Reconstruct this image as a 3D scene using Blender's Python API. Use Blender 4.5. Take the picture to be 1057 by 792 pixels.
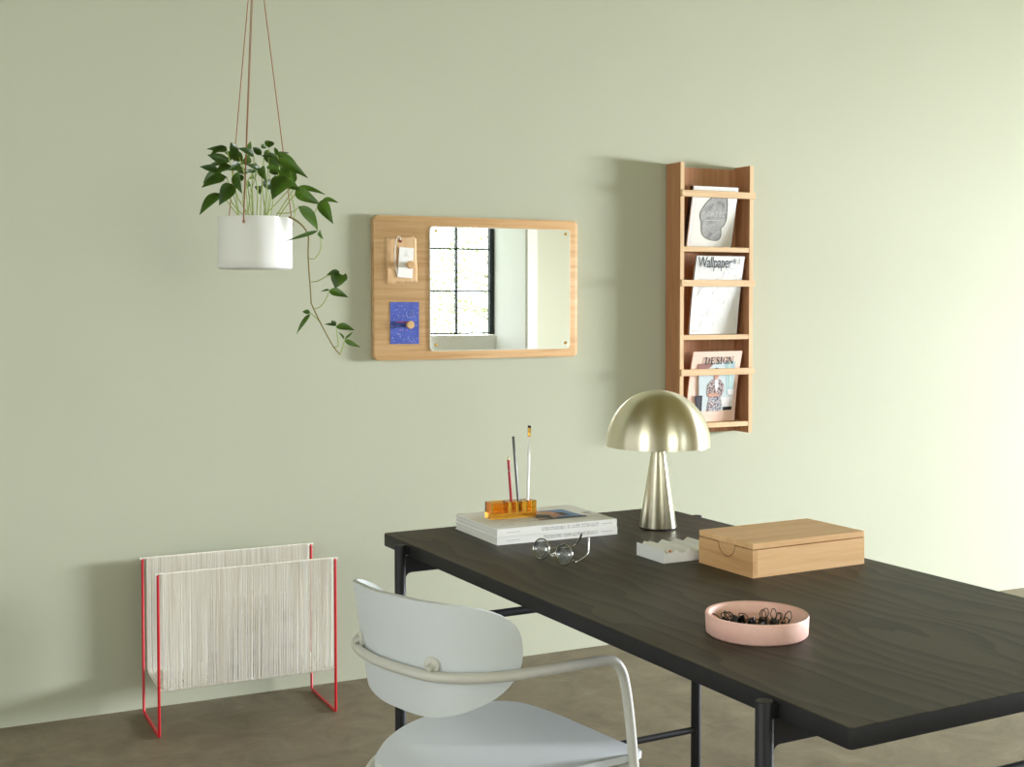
import bpy, bmesh, math, random
from mathutils import Vector, Matrix
from math import sin, cos, pi, radians, atan2, sqrt

scene = bpy.context.scene
COL = scene.collection
for o in list(bpy.data.objects):
    bpy.data.objects.remove(o)

# ------------------------------------------------------------------ camera
F_PX = 1310.0
cam_data = bpy.data.cameras.new('camera')
cam_data.sensor_fit = 'HORIZONTAL'
cam_data.sensor_width = 36.0
cam_data.lens = F_PX / 1057.0 * 36.0
cam_data.shift_y = -(396.0 - 355.25) / 1057.0
cam_data.clip_start = 0.05
cam = bpy.data.objects.new('camera', cam_data)
cam.location = (0, 0, 1.30)
cam.rotation_euler = (radians(88.0), 0, radians(-26.0))
COL.objects.link(cam)
scene.camera = cam

# ------------------------------------------------------------------ world, light, exposure
scene.view_settings.view_transform = 'Standard'
scene.view_settings.look = 'None'
scene.view_settings.gamma = 1.0
scene.view_settings.use_curve_mapping = False
scene.view_settings.exposure = 0.0
world = bpy.data.worlds.new('overcast_sky')
scene.world = world
world.use_nodes = True
bg = world.node_tree.nodes['Background']
bg.inputs[0].default_value = (0.93, 0.97, 1.0, 1)
bg.inputs[1].default_value = 5.0


def area(name, loc, target, sx, sy, power, color):
    d = bpy.data.lights.new(name, 'AREA')
    d.shape = 'RECTANGLE'
    d.size, d.size_y = sx, sy
    d.energy = power
    d.color = color
    o = bpy.data.objects.new(name, d)
    o.location = loc
    o.rotation_euler = (Vector(target) - Vector(loc)).to_track_quat('-Z', 'Y').to_euler()
    COL.objects.link(o)
    return o


# daylight entering through the tall window of the right-hand wall, and through the far windows behind the camera; the left one is added fill
area('daylight_side_window', (9.9, 1.45, 1.85), (8.0, 1.45, 1.85), 1.9, 1.9, 3900, (0.97, 0.975, 1.055))
area('daylight_rear_window', (1.6, -2.95, 1.75), (1.6, 4.1, 1.0), 1.9, 1.5, 38, (1.0, 0.965, 0.80))
area('added_fill_left', (-2.45, 0.55, 1.70), (2.0, 1.6, 0.7), 1.6, 1.3, 34, (1.0, 0.97, 0.86))  # invented source on the left, added as fill for the chair back


# ------------------------------------------------------------------ materials
def lin(c):
    return tuple(((v / 255.0) / 12.92 if v / 255.0 <= 0.04045 else ((v / 255.0 + 0.055) / 1.055) ** 2.4) for v in c)


MATS = {}


def mat(name, rgb, rough=0.6, metal=0.0, spec=0.5, **kw):
    if name in MATS:
        return MATS[name]
    m = bpy.data.materials.new(name)
    m.use_nodes = True
    b = m.node_tree.nodes['Principled BSDF']
    b.inputs['Base Color'].default_value = (*lin(rgb), 1)
    b.inputs['Roughness'].default_value = rough
    b.inputs['Metallic'].default_value = metal
    b.inputs['Specular IOR Level'].default_value = spec
    for k, v in kw.items():
        b.inputs[k.replace('_', ' ')].default_value = v
    MATS[name] = m
    return m


def noise_col(m, stops, scale=(1, 1, 1), nscale=5.0, detail=6.0, rough=0.6, distort=0.0, bump=0.0, bump_dist=0.002, bump_scale=None, rough_var=None, coord='Object'):
    """base colour from a stretched noise ramp (+ bump)"""
    nt = m.node_tree
    b = nt.nodes['Principled BSDF']
    tc = nt.nodes.new('ShaderNodeTexCoord')
    mp = nt.nodes.new('ShaderNodeMapping')
    mp.inputs['Scale'].default_value = scale
    nt.links.new(tc.outputs[coord], mp.inputs[0])
    n = nt.nodes.new('ShaderNodeTexNoise')
    n.inputs['Scale'].default_value = nscale
    n.inputs['Detail'].default_value = detail
    n.inputs['Roughness'].default_value = rough
    n.inputs['Distortion'].default_value = distort
    nt.links.new(mp.outputs[0], n.inputs['Vector'])
    r = nt.nodes.new('ShaderNodeValToRGB')
    el = r.color_ramp.elements
    el[0].position, el[0].color = stops[0][0], (*lin(stops[0][1]), 1)
    el[1].position, el[1].color = stops[-1][0], (*lin(stops[-1][1]), 1)
    for p, c in stops[1:-1]:
        e = el.new(p)
        e.color = (*lin(c), 1)
    nt.links.new(n.outputs['Fac'], r.inputs[0])
    nt.links.new(r.outputs[0], b.inputs['Base Color'])
    if bump:
        bn = nt.nodes.new('ShaderNodeBump')
        bn.inputs['Strength'].default_value = bump
        bn.inputs['Distance'].default_value = bump_dist
        if bump_scale:
            n2 = nt.nodes.new('ShaderNodeTexNoise')
            n2.inputs['Scale'].default_value = bump_scale
            n2.inputs['Detail'].default_value = 4
            nt.links.new(tc.outputs[coord], n2.inputs['Vector'])
            nt.links.new(n2.outputs['Fac'], bn.inputs['Height'])
        else:
            nt.links.new(n.outputs['Fac'], bn.inputs['Height'])
        nt.links.new(bn.outputs[0], b.inputs['Normal'])
    return n, r


def wood(name, c0, c1, c2, axis, rough=0.5, spec=0.35, fine=60.0, bump=0.12, long=0.05):
    """fine-grained timber; axis = grain direction"""
    if name in MATS:
        return MATS[name]
    m = mat(name, c1, rough, spec=spec)
    sc = [1.0, 1.0, 1.0]
    sc[axis] = long
    noise_col(m, [(0.30, c0), (0.5, c1), (0.72, c2)], tuple(sc), fine, 5, 0.65, 0.3, bump, 0.0006)
    return m


OAK = ((194, 150, 102), (213, 172, 124), (226, 189, 145))
oak_x = wood('oak_grain_x', *OAK, 0)
oak_z = wood('oak_grain_z', *OAK, 2)
oak_y = wood('oak_grain_y', *OAK, 1)
RACK = ((166, 114, 78), (184, 132, 95), (200, 150, 113))
rack_z = wood('rack_oak_grain_z', *RACK, 2)
oak_pale_x = wood('oak_edge_grain_x', (208, 172, 128), (221, 188, 146), (231, 202, 162), 0)
oak_pale_z = wood('oak_edge_grain_z', (208, 172, 128), (221, 188, 146), (231, 202, 162), 2)
box_y = wood('box_oak_grain_y', (198, 148, 100), (216, 170, 120), (229, 187, 140), 1, fine=45)
box_x = wood('box_oak_grain_x', (222, 174, 122), (234, 190, 140), (241, 204, 158), 0, fine=45)  # extra lightness put into the colour for the weakly lit lid top

# black-stained oak veneer with cathedral grain
black_oak = mat('black_stained_oak', (58, 52, 42), 0.5, spec=0.3)
nt = black_oak.node_tree
tc = nt.nodes.new('ShaderNodeTexCoord')
mp = nt.nodes.new('ShaderNodeMapping')
mp.inputs['Rotation'].default_value = (0, 0, 0)
mp.inputs['Scale'].default_value = (1.0, 0.30, 1.0)
nt.links.new(tc.outputs['Object'], mp.inputs[0])
wv = nt.nodes.new('ShaderNodeTexWave')
wv.wave_type = 'BANDS'
wv.bands_direction = 'X'
wv.wave_profile = 'SAW'
wv.inputs['Scale'].default_value = 6.0
wv.inputs['Distortion'].default_value = 16.0
wv.inputs['Detail'].default_value = 2.0
wv.inputs['Detail Scale'].default_value = 1.0
wv.inputs['Detail Roughness'].default_value = 0.55
nt.links.new(mp.outputs[0], wv.inputs['Vector'])
mp2 = nt.nodes.new('ShaderNodeMapping')
mp2.inputs['Scale'].default_value = (1.0, 0.04, 1.0)
nt.links.new(tc.outputs['Object'], mp2.inputs[0])
nz = nt.nodes.new('ShaderNodeTexNoise')
nz.inputs['Scale'].default_value = 140.0
nz.inputs['Detail'].default_value = 5
nt.links.new(mp2.outputs[0], nz.inputs['Vector'])
mx = nt.nodes.new('ShaderNodeMath')
mx.operation = 'MULTIPLY'
nt.links.new(wv.outputs['Fac'], mx.inputs[0])
nt.links.new(nz.outputs['Fac'], mx.inputs[1])
rp = nt.nodes.new('ShaderNodeValToRGB')
rp.color_ramp.elements[0].position = 0.10
rp.color_ramp.elements[0].color = (*lin((70, 64, 52)), 1)
rp.color_ramp.elements[1].position = 0.50
rp.color_ramp.elements[1].color = (*lin((43, 39, 32)), 1)
nt.links.new(mx.outputs[0], rp.inputs[0])
nt.links.new(rp.outputs[0], nt.nodes['Principled BSDF'].inputs['Base Color'])
bn = nt.nodes.new('ShaderNodeBump')
bn.inputs['Strength'].default_value = 0.15
bn.inputs['Distance'].default_value = 0.0006
nt.links.new(mx.outputs[0], bn.inputs['Height'])
nt.links.new(bn.outputs[0], nt.nodes['Principled BSDF'].inputs['Normal'])

black_edge = mat('black_lacquered_edge', (29, 29, 32), 0.55, spec=0.3)
black_steel = mat('black_powder_coated_steel', (20, 20, 26), 0.5, spec=0.35)

wall_paint = mat('sage_green_wall_paint', (187, 190, 169), 0.7, spec=0.12)
noise_col(wall_paint, [(0.3, (185, 188, 168)), (0.7, (188, 191, 171))], (1, 1, 1), 1.2, 3, 0.5, 0, 0.05, 0.001, 220)
white_paint = mat('white_plaster', (236, 236, 232), 0.8, spec=0.2)
ceil_paint = mat('ceiling_paint', (132, 122, 74), 0.9, spec=0.1)
cream_paint = mat('cream_wall_paint', (206, 206, 188), 0.85, spec=0.2)
floor_mat = mat('brown_polished_concrete', (112, 102, 86), 0.5, spec=0.4)
noise_col(floor_mat, [(0.25, (96, 86, 70)), (0.45, (120, 109, 90)), (0.58, (132, 121, 101)), (0.78, (156, 144, 122))],
          (1, 1, 1), 6.0, 12, 0.72, 0.6, 0.12, 0.002, 90)
ground_mat = mat('outdoor_grass', (120, 140, 90), 0.9)
window_frame_mat = mat('dark_steel_window_frame', (22, 32, 38), 0.5)

chair_mat = mat('pale_grey_lacquer', (209, 214, 217), 0.55, spec=0.25)
chair_tube = mat('warm_grey_powder_coat', (198, 197, 190), 0.45, spec=0.4)
red_steel = mat('red_powder_coated_steel', (205, 30, 44), 0.4)
string_mat = mat('natural_cotton_string', (236, 231, 218), 0.85, spec=0.2)
noise_col(string_mat, [(0.35, (236, 230, 218)), (0.6, (250, 247, 240))], (60, 1, 1), 4.0, 2, 0.5)
ceramic = mat('white_matte_ceramic', (226, 226, 222), 0.55, spec=0.4)
leather = mat('tan_leather_cord', (150, 98, 66), 0.7)
soil_mat = mat('dark_soil', (48, 38, 30), 0.95)
paper = mat('white_paper', (249, 249, 248), 0.7, spec=0.2)
page_mat = mat('book_page_edges', (228, 228, 224), 0.8, spec=0.2)
noise_col(page_mat, [(0.35, (206, 206, 202)), (0.6, (238, 238, 234))], (0.2, 0.2, 60), 12, 3, 0.6)
grey_ink = mat('grey_ink', (176, 178, 182), 0.7)
dark_ink = mat('dark_blue_grey_ink', (44, 52, 66), 0.7)
black_ink = mat('black_ink', (18, 16, 18), 0.7)
steel = mat('polished_steel', (205, 205, 208), 0.18, 1.0)
brass_screw = mat('brass_screw', (196, 160, 92), 0.3, 1.0)
mirror_mat = mat('mirror_silver', (247, 249, 244), 0.004, 1.0)
mirror_edge = mat('polished_mirror_edge', (232, 240, 234), 0.15, spec=0.6)

# brushed champagne metal (brush lines run up the dome)
lamp_metal = mat('brushed_champagne_metal', (226, 220, 198), 0.30, 1.0)
nt = lamp_metal.node_tree
b = nt.nodes['Principled BSDF']
b.inputs['Anisotropic'].default_value = 0.85
b.inputs['Anisotropic Rotation'].default_value = 0.25
tg = nt.nodes.new('ShaderNodeTangent')
tg.direction_type = 'RADIAL'
tg.axis = 'Z'
nt.links.new(tg.outputs[0], b.inputs['Tangent'])
shade_inside = mat('shade_inside_white', (226, 222, 206), 0.6)


def glassy(name, col, gl=0.08, rough=0.02):
    """thin pane: mostly see-through with a faint reflection"""
    if name in MATS:
        return MATS[name]
    m = bpy.data.materials.new(name)
    m.use_nodes = True
    nt = m.node_tree
    nt.nodes.clear()
    out = nt.nodes.new('ShaderNodeOutputMaterial')
    mix = nt.nodes.new('ShaderNodeMixShader')
    tr = nt.nodes.new('ShaderNodeBsdfTransparent')
    gs = nt.nodes.new('ShaderNodeBsdfGlossy')
    tr.inputs[0].default_value = (*col, 1)
    gs.inputs['Roughness'].default_value = rough
    mix.inputs[0].default_value = gl
    nt.links.new(tr.outputs[0], mix.inputs[1])
    nt.links.new(gs.outputs[0], mix.inputs[2])
    nt.links.new(mix.outputs[0], out.inputs[0])
    MATS[name] = m
    return m


pane_glass = glassy('window_pane_glass', (0.96, 0.98, 0.97), 0.05)
lens_glass = glassy('spectacle_lens', (0.90, 0.93, 0.97), 0.16)
amber = mat('amber_acrylic', (255, 176, 40), 0.03, spec=0.5, Transmission_Weight=0.93, IOR=1.45)
amber.node_tree.nodes['Principled BSDF'].inputs['Base Color'].default_value = (1.0, 0.50, 0.055, 1)

pink = mat('blush_pink_stoneware', (226, 180, 168), 0.6, spec=0.35)
noise_col(pink, [(0.35, (230, 182, 170)), (0.65, (238, 196, 184))], (1, 1, 1), 18, 4, 0.6)
black_clip = mat('black_enamelled_clip', (16, 16, 17), 0.3)
acrylic_white = mat('white_frosted_acrylic', (240, 242, 242), 0.35, spec=0.5)

leaf_mat = mat('glossy_green_leaf', (52, 84, 22), 0.38, spec=0.5)
noise_col(leaf_mat, [(0.3, (20, 40, 11)), (0.55, (35, 62, 18)), (0.80, (70, 100, 34))], (1, 1, 1), 22, 3, 0.5)
nt = leaf_mat.node_tree
_b = nt.nodes['Principled BSDF']
_tr = nt.nodes.new('ShaderNodeBsdfTranslucent')
_tr.inputs[0].default_value = (*lin((120, 165, 50)), 1)
_mx = nt.nodes.new('ShaderNodeMixShader')
_mx.inputs[0].default_value = 0.17
_out = nt.nodes['Material Output']
nt.links.new(_b.outputs[0], _mx.inputs[1])
nt.links.new(_tr.outputs[0], _mx.inputs[2])
nt.links.new(_mx.outputs[0], _out.inputs[0])
stalk_mat = mat('pale_green_stalk', (148, 166, 82), 0.5)
vine_mat = mat('brown_green_vine', (132, 118, 70), 0.6)


# ------------------------------------------------------------------ mesh helpers
class MB:
    def __init__(self):
        self.bm = bmesh.new()

    def box(self, x0, x1, y0, y1, z0, z1, bev=0.0, M=None, seg=2):
        bm2 = bmesh.new()
        bmesh.ops.create_cube(bm2, size=1.0)
        for v in bm2.verts:
            v.co = Vector(((x0 + x1) / 2 + v.co.x * (x1 - x0), (y0 + y1) / 2 + v.co.y * (y1 - y0), (z0 + z1) / 2 + v.co.z * (z1 - z0)))
        if bev:
            bmesh.ops.bevel(bm2, geom=bm2.edges[:], offset=bev, segments=seg, profile=0.5, affect='EDGES')
        self.merge(bm2, M)
        return self

    def merge(self, bm2, M=None):
        if M is not None:
            bm2.transform(M)
        me = bpy.data.meshes.new('tmp')
        bm2.to_mesh(me)
        bm2.free()
        self.bm.from_mesh(me)
        bpy.data.meshes.remove(me)

    def tube(self, pts, r, n=10, closed=False, caps=True):
        pts = [Vector(p) for p in pts]
        rs = r if isinstance(r, (list, tuple)) else [r] * len(pts)
        N = len(pts)
        rings = []
        prev = None
        for i, p in enumerate(pts):
            if closed:
                t = pts[(i + 1) % N] - pts[i - 1]
            else:
                t = pts[min(i + 1, N - 1)] - pts[max(i - 1, 0)]
            t.normalize()
            if prev is None:
                a = Vector((0, 0, 1)) if abs(t.z) < 0.9 else Vector((1, 0, 0))
                u = t.cross(a).normalized()
            else:
                u = (prev - t * prev.dot(t)).normalized()
            prev = u
            w = t.cross(u)
            rings.append([self.bm.verts.new(p + (u * cos(2 * pi * k / n) + w * sin(2 * pi * k / n)) * rs[i]) for k in range(n)])
        for i in range(N if closed else N - 1):
            a, b_ = rings[i], rings[(i + 1) % N]
            off = 0
            if closed and i == N - 1:
                off = min(range(n), key=lambda s: (a[0].co - b_[s].co).length)
            for k in range(n):
                self.bm.faces.new((a[k], a[(k + 1) % n], b_[(k + 1 + off) % n], b_[(k + off) % n]))
        if caps and not closed:
            self.bm.faces.new(rings[0][::-1])
            self.bm.faces.new(rings[-1])
        return self

    def lathe(self, prof, cx=0, cy=0, n=48, closed=False):
        rings = []
        for r, z in prof:
            if r < 1e-6:
                rings.append([self.bm.verts.new((cx, cy, z))])
            else:
                rings.append([self.bm.verts.new((cx + r * cos(2 * pi * k / n), cy + r * sin(2 * pi * k / n), z)) for k in range(n)])
        pr = list(zip(rings, rings[1:]))
        if closed:
            pr.append((rings[-1], rings[0]))
        for a, b_ in pr:
            for k in range(n):
                k2 = (k + 1) % n
                if len(a) == 1 and len(b_) == 1:
                    continue
                if len(a) == 1:
                    self.bm.faces.new((a[0], b_[k2], b_[k]))
                elif len(b_) == 1:
                    self.bm.faces.new((a[k], a[k2], b_[0]))
                else:
                    self.bm.faces.new((a[k], a[k2], b_[k2], b_[k]))
        return self

    def prism(self, poly, fn, d0, d1, bev=0.0, seg=2):
        """polygon (a,b) extruded between depths d0,d1; fn(a,b,d) -> xyz"""
        bm2 = bmesh.new()
        lo = [bm2.verts.new(fn(a, b_, d0)) for a, b_ in poly]
        hi = [bm2.verts.new(fn(a, b_, d1)) for a, b_ in poly]
        n = len(poly)
        f0 = bm2.faces.new(lo[::-1])
        f1 = bm2.faces.new(hi)
        for k in range(n):
            bm2.faces.new((lo[k], lo[(k + 1) % n], hi[(k + 1) % n], hi[k]))
        if bev:
            es = list(set(f0.edges) | set(f1.edges))
            bmesh.ops.bevel(bm2, geom=es, offset=bev, segments=seg, profile=0.5, affect='EDGES')
        bmesh.ops.recalc_face_normals(bm2, faces=bm2.faces[:])
        self.merge(bm2)
        return self

    def build(self, name, material, parent=None, smooth=None):
        bmesh.ops.recalc_face_normals(self.bm, faces=self.bm.faces[:])
        me = bpy.data.meshes.new(name)
        self.bm.to_mesh(me)
        self.bm.free()
        me.materials.append(material)
        if smooth is not None:
            for p in me.polygons:
                p.use_smooth = True
            if smooth < 3.1:
                me.set_sharp_from_angle(angle=smooth)
        o = bpy.data.objects.new(name, me)
        COL.objects.link(o)
        if parent is not None:
            o.parent = parent
        return o


SM = radians(40)


def rounded_rect(x0, x1, z0, z1, r, n=6):
    pts = []
    for cx, cz, a0 in ((x1 - r, z1 - r, 0), (x0 + r, z1 - r, 90), (x0 + r, z0 + r, 180), (x1 - r, z0 + r, 270)):
        for k in range(n + 1):
            a = radians(a0 + 90 * k / n)
            pts.append((cx + r * cos(a), cz + r * sin(a)))
    return pts


def catmull(pts, sub=6, closed=False):
    P = [Vector(p) for p in pts]
    N = len(P)
    out = []
    rng = range(N) if closed else range(N - 1)
    for i in rng:
        if closed:
            p0, p1, p2, p3 = P[i - 1], P[i], P[(i + 1) % N], P[(i + 2) % N]
        else:
            p0, p1, p2, p3 = P[max(i - 1, 0)], P[i], P[i + 1], P[min(i + 2, N - 1)]
        for k in range(sub):
            t = k / sub
            out.append(0.5 * ((2 * p1) + (-p0 + p2) * t + (2 * p0 - 5 * p1 + 4 * p2 - p3) * t * t + (-p0 + 3 * p1 - 3 * p2 + p3) * t ** 3))
    if not closed:
        out.append(P[-1])
    return out


def thing(name, label, cat, loc=(0, 0, 0), rotz=0.0, group=None):
    o = bpy.data.objects.new(name, None)
    o.empty_display_size = 0.05
    o.location = loc
    o.rotation_euler = (0, 0, rotz)
    COL.objects.link(o)
    return tag(o, label, cat, group)


def tag(o, label, cat, group=None):
    o['label'] = label
    o['category'] = cat
    if group:
        o['group'] = group
    return o


def struct(o, label=None):
    o['kind'] = 'structure'
    return o


def text_mesh(body, size, sx=1.0, depth=0.0002, spacing=1.0, shear=0.0):
    """word as a bmesh lying in the x-z plane, left edge at x = 0, baseline z = 0, facing -y"""
    cu = bpy.data.curves.new('word', 'FONT')
    cu.body = body
    cu.size = size
    cu.extrude = depth / 2
    cu.space_character = spacing
    cu.shear = shear
    ob = bpy.data.objects.new('word', cu)
    COL.objects.link(ob)
    dg = bpy.context.evaluated_depsgraph_get()
    dg.update()
    me = bpy.data.meshes.new_from_object(ob.evaluated_get(dg))
    bm = bmesh.new()
    bm.from_mesh(me)
    bpy.data.objects.remove(ob)
    bpy.data.curves.remove(cu)
    bpy.data.meshes.remove(me)
    bm.transform(Matrix.Diagonal((sx, 1, 1, 1)))
    bm.transform(Matrix.Rotation(radians(90), 4, 'X'))
    return bm


XZ = lambda a, b_, d: (a, d, b_)
YZ = lambda a, b_, d: (d, a, b_)
XY = lambda a, b_, d: (a, b_, d)

# ------------------------------------------------------------------ room shell
WY = 4.102      # face of the sage wall
struct(MB().box(-2.6, 9.0, -3.4, 4.4, -0.12, 0.0).build('floor', floor_mat))
struct(MB().box(-2.6, 9.0, WY, 4.4, 0.0, 2.9).build('wall_back', wall_paint))
w = MB()
w.box(-2.4, -2.2, -3.4, -0.3, 0, 2.9)
w.box(-2.4, -2.2, 1.4, WY, 0, 2.9)
w.box(-2.4, -2.2, -0.3, 1.4, 0, 1.0)
w.box(-2.4, -2.2, -0.3, 1.4, 2.4, 2.9)
struct(w.build('wall_left', white_paint))  # its opening is made for the added fill window
struct(MB().box(-2.6, 9.0, -3.4, 4.4, 2.9, 3.0).build('ceiling', ceil_paint))

# right-hand wall with a tall window opening
RX = 8.6
WYA, WYB, WZA, WZB = 0.40, 2.55, 0.32, 1.72
w = MB()
w.box(RX, 9.0, -3.4, WYA, 0, 2.9)
w.box(RX, 9.0, WYB, WY, 0, 2.9)
w.box(RX, 9.0, WYA, WYB, 0, WZA)
w.box(RX, 9.0, WYA, WYB, WZB, 2.9)
struct(w.build('wall_right', white_paint))
fr = MB()
for y in (WYA + 0.02, (WYA + WYB) / 2, WYB - 0.02):
    fr.box(RX + 0.10, RX + 0.14, y - 0.02, y + 0.02, WZA, WZB)
for z in (WZA + 0.02, (WZA + WZB) / 2, WZB - 0.02):
    fr.box(RX + 0.102, RX + 0.138, WYA, WYB, z - 0.015, z + 0.015)
wf = struct(fr.build('window_2', window_frame_mat))
MB().box(RX + 0.117, RX + 0.123, WYA + 0.02, WYB - 0.02, WZA + 0.02, WZB - 0.02).build('pane', pane_glass, wf)

# wall behind the camera: deep white window niche, seen in the mirror
NX0, NX1, NYF, NYB = 3.35, 5.265, -2.36, -3.02   # niche sides, wall face, window plane
w = MB()
w.box(-2.2, 0.6, -3.2, NYF, 0, 2.9)
w.box(0.6, 2.6, -3.2, NYF, 0, 0.95)
w.box(0.6, 2.6, -3.2, NYF, 2.55, 2.9)
w.box(2.6, NX0, -3.2, NYF, 0, 2.9)
w.box(NX1, RX, -3.2, NYF, 0, 2.9)
w.box(NX0, NX1, -3.2, NYF, 2.62, 2.9)
struct(w.build('wall_front', cream_paint))
w = MB()
w.box(NX1 - 0.012, NX1, NYB, NYF + 0.004, 0, 2.62)
w.box(NX0, NX0 + 0.012, NYB, NYF + 0.004, 0, 2.62)
w.box(NX0 + 0.012, NX1 - 0.012, NYB, NYF + 0.004, 2.608, 2.62)
w.box(NX0 + 0.012, NX1 - 0.012, -3.2, NYB + 0.03, 0, 0.955)
w.box(NX1, NX1 + 0.10, NYF, NYF + 0.025, 0, 2.70, 0.004)
w.box(NX0 - 0.10, NX0, NYF, NYF + 0.025, 0, 2.70, 0.004)
struct(w.build('trim_1', white_paint))
ZS = 0.965
fr = MB()
fr.box(NX1 - 0.060, NX1 - 0.014, NYB - 0.06, NYB - 0.01, ZS, 2.60)
fr.box(NX0 + 0.014, NX0 + 0.075, NYB - 0.06, NYB - 0.01, ZS, 2.60)
for k in range(1, 5):
    x = NX1 - 0.045 - 0.362 * k
    fr.box(x - 0.007, x + 0.007, NYB - 0.055, NYB - 0.015, ZS, 2.60)
for k in range(5):
    z = ZS + 0.012 + 0.405 * k
    fr.box(NX0 + 0.02, NX1 - 0.02, NYB - 0.053, NYB - 0.017, z - 0.007, z + 0.007)
wf = struct(fr.build('window_1', window_frame_mat))
MB().box(NX0 + 0.03, NX1 - 0.03, NYB - 0.037, NYB - 0.033, ZS + 0.005, 2.595).build('pane', pane_glass, wf)
fr = MB()
for y in (-0.27, 0.55, 1.37):
    fr.box(-2.33, -2.27, y - 0.03, y + 0.03, 1.0, 2.4)
for z in (1.03, 1.7, 2.37):
    fr.box(-2.325, -2.275, -0.3, 1.4, z - 0.03, z + 0.03)
wf = struct(fr.build('added_fill_window', window_frame_mat))  # invented window, put in to carry the fill light from the left
MB().box(-2.303, -2.297, -0.25, 1.35, 1.05, 2.35).build('pane', pane_glass, wf)
fr = MB()
for x in (0.63, 1.6, 2.57):
    fr.box(x - 0.03, x + 0.03, -2.86, -2.80, 0.95, 2.55)
for z in (0.98, 1.75, 2.52):
    fr.box(0.6, 2.6, -2.855, -2.805, z - 0.03, z + 0.03)
wf = struct(fr.build('window_3', window_frame_mat))
MB().box(0.65, 2.55, -2.832, -2.828, 1.0, 2.5).build('pane', pane_glass, wf)
struct(MB().box(-12, 26, -26, -3.45, -0.3, -0.12).build('ground', ground_mat))

# garden trees outside the niche window (only seen in the mirror; overexposure is put into the leaf colour)
tree_leaf = mat('overexposed_tree_leaf', (196, 204, 146), 0.8)  # paleness stands in for the overexposed view outside
bark = mat('grey_bark', (176, 168, 150), 0.9)


def tree(x, y, seed, h, r, label):
    rnd = random.Random(seed)
    t = thing('garden_tree', label, 'tree', (x, y, -0.12), 0, None)
    MB().tube([(0, 0, 0), (0.04, 0.02, h * 0.5), (-0.02, 0, h * 0.9), (0.05, 0.03, h * 1.25)], [0.09, 0.075, 0.05, 0.02], 8).build('trunk', bark, t, SM)
    br = MB()
    lf = MB()
    for k in range(16):
        a = rnd.uniform(0, 2 * pi)
        z0 = h * rnd.uniform(0.4, 1.0)
        e = Vector((cos(a) * r * rnd.uniform(0.5, 1), sin(a) * r * rnd.uniform(0.5, 1), z0 + r * rnd.uniform(0.1, 0.6)))
        br.tube([(0, 0, z0), tuple(e * 0.5 + Vector((0, 0, z0 * 0.45))), tuple(e)], [0.028, 0.018, 0.006], 6)
        for q in range(110):
            p = e + Vector((rnd.gauss(0, 0.28), rnd.gauss(0, 0.28), rnd.gauss(0, 0.24)))
            d = Vector((rnd.uniform(-1, 1), rnd.uniform(-1, 1), rnd.uniform(-1, 0.4))).normalized()
            s = d.cross(Vector((rnd.uniform(-1, 1), rnd.uniform(-1, 1), 1))).normalized()
            L, W = rnd.uniform(0.05, 0.09), rnd.uniform(0.018, 0.032)
            vs = [lf.bm.verts.new(p), lf.bm.verts.new(p + d * L * 0.5 + s * W), lf.bm.verts.new(p + d * L), lf.bm.verts.new(p + d * L * 0.5 - s * W)]
            lf.bm.faces.new(vs)
    br.build('branches', bark, t)
    lf.build('foliage', tree_leaf, t)


tree(6.4, -9.6, 4, 1.5, 1.3, 'garden tree with overexposed pale leaves outside the window, at the left of the mirror reflection')
tree(9.4, -11.2, 9, 1.8, 1.5, 'garden tree with overexposed pale leaves outside the window, towards the dark frame in the mirror')

# ------------------------------------------------------------------ notice board with mirror
bx0, bx1, bz0, bz1 = 1.467, 2.252, 1.093, 1.587
board = thing('notice_board', 'oak notice board with a frameless mirror fixed to its right side, on the sage wall', 'notice board', (1.86, WY - 0.001, 1.093))
T = Matrix.Translation(-board.location)


def rel(mb, origin):
    mb.bm.transform(Matrix.Translation(-Vector(origin)))
    return mb


BL = tuple(board.location)
rel(MB().prism(rounded_rect(bx0, bx1, bz0, bz1, 0.018), XZ, WY - 0.001, WY - 0.031, 0.003), BL).build('oak_panel', oak_x, board, SM)
mx0, mx1, mz0, mz1 = 1.668, 2.218, 1.122, 1.553
mir = rel(MB().prism(rounded_rect(mx0, mx1, mz0, mz1, 0.013), XZ, WY - 0.0312, WY - 0.036, 0.0), BL).build('mirror', mirror_edge, board)
rr = rounded_rect(mx0 + 0.0016, mx1 - 0.0016, mz0 + 0.0016, mz1 - 0.0016, 0.012)
face = MB()
face.bm.faces.new([face.bm.verts.new((a, WY - 0.0363, b_)) for a, b_ in rr])
rel(face, BL).build('mirror_glass', mirror_mat, mir)
for x in (1.691, 2.200):
    for z in (1.1435, 1.538):
        s = MB()
        s.lathe([(0, 0.003), (0.004, 0.0028), (0.0055, 0.0012), (0.0055, 0)], n=20)
        s.bm.transform(Matrix.Translation((x, WY - 0.0365, z)) @ Matrix.Rotation(radians(90), 4, 'X'))
        rel(s, BL).build('screw', brass_screw, mir, SM)

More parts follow.
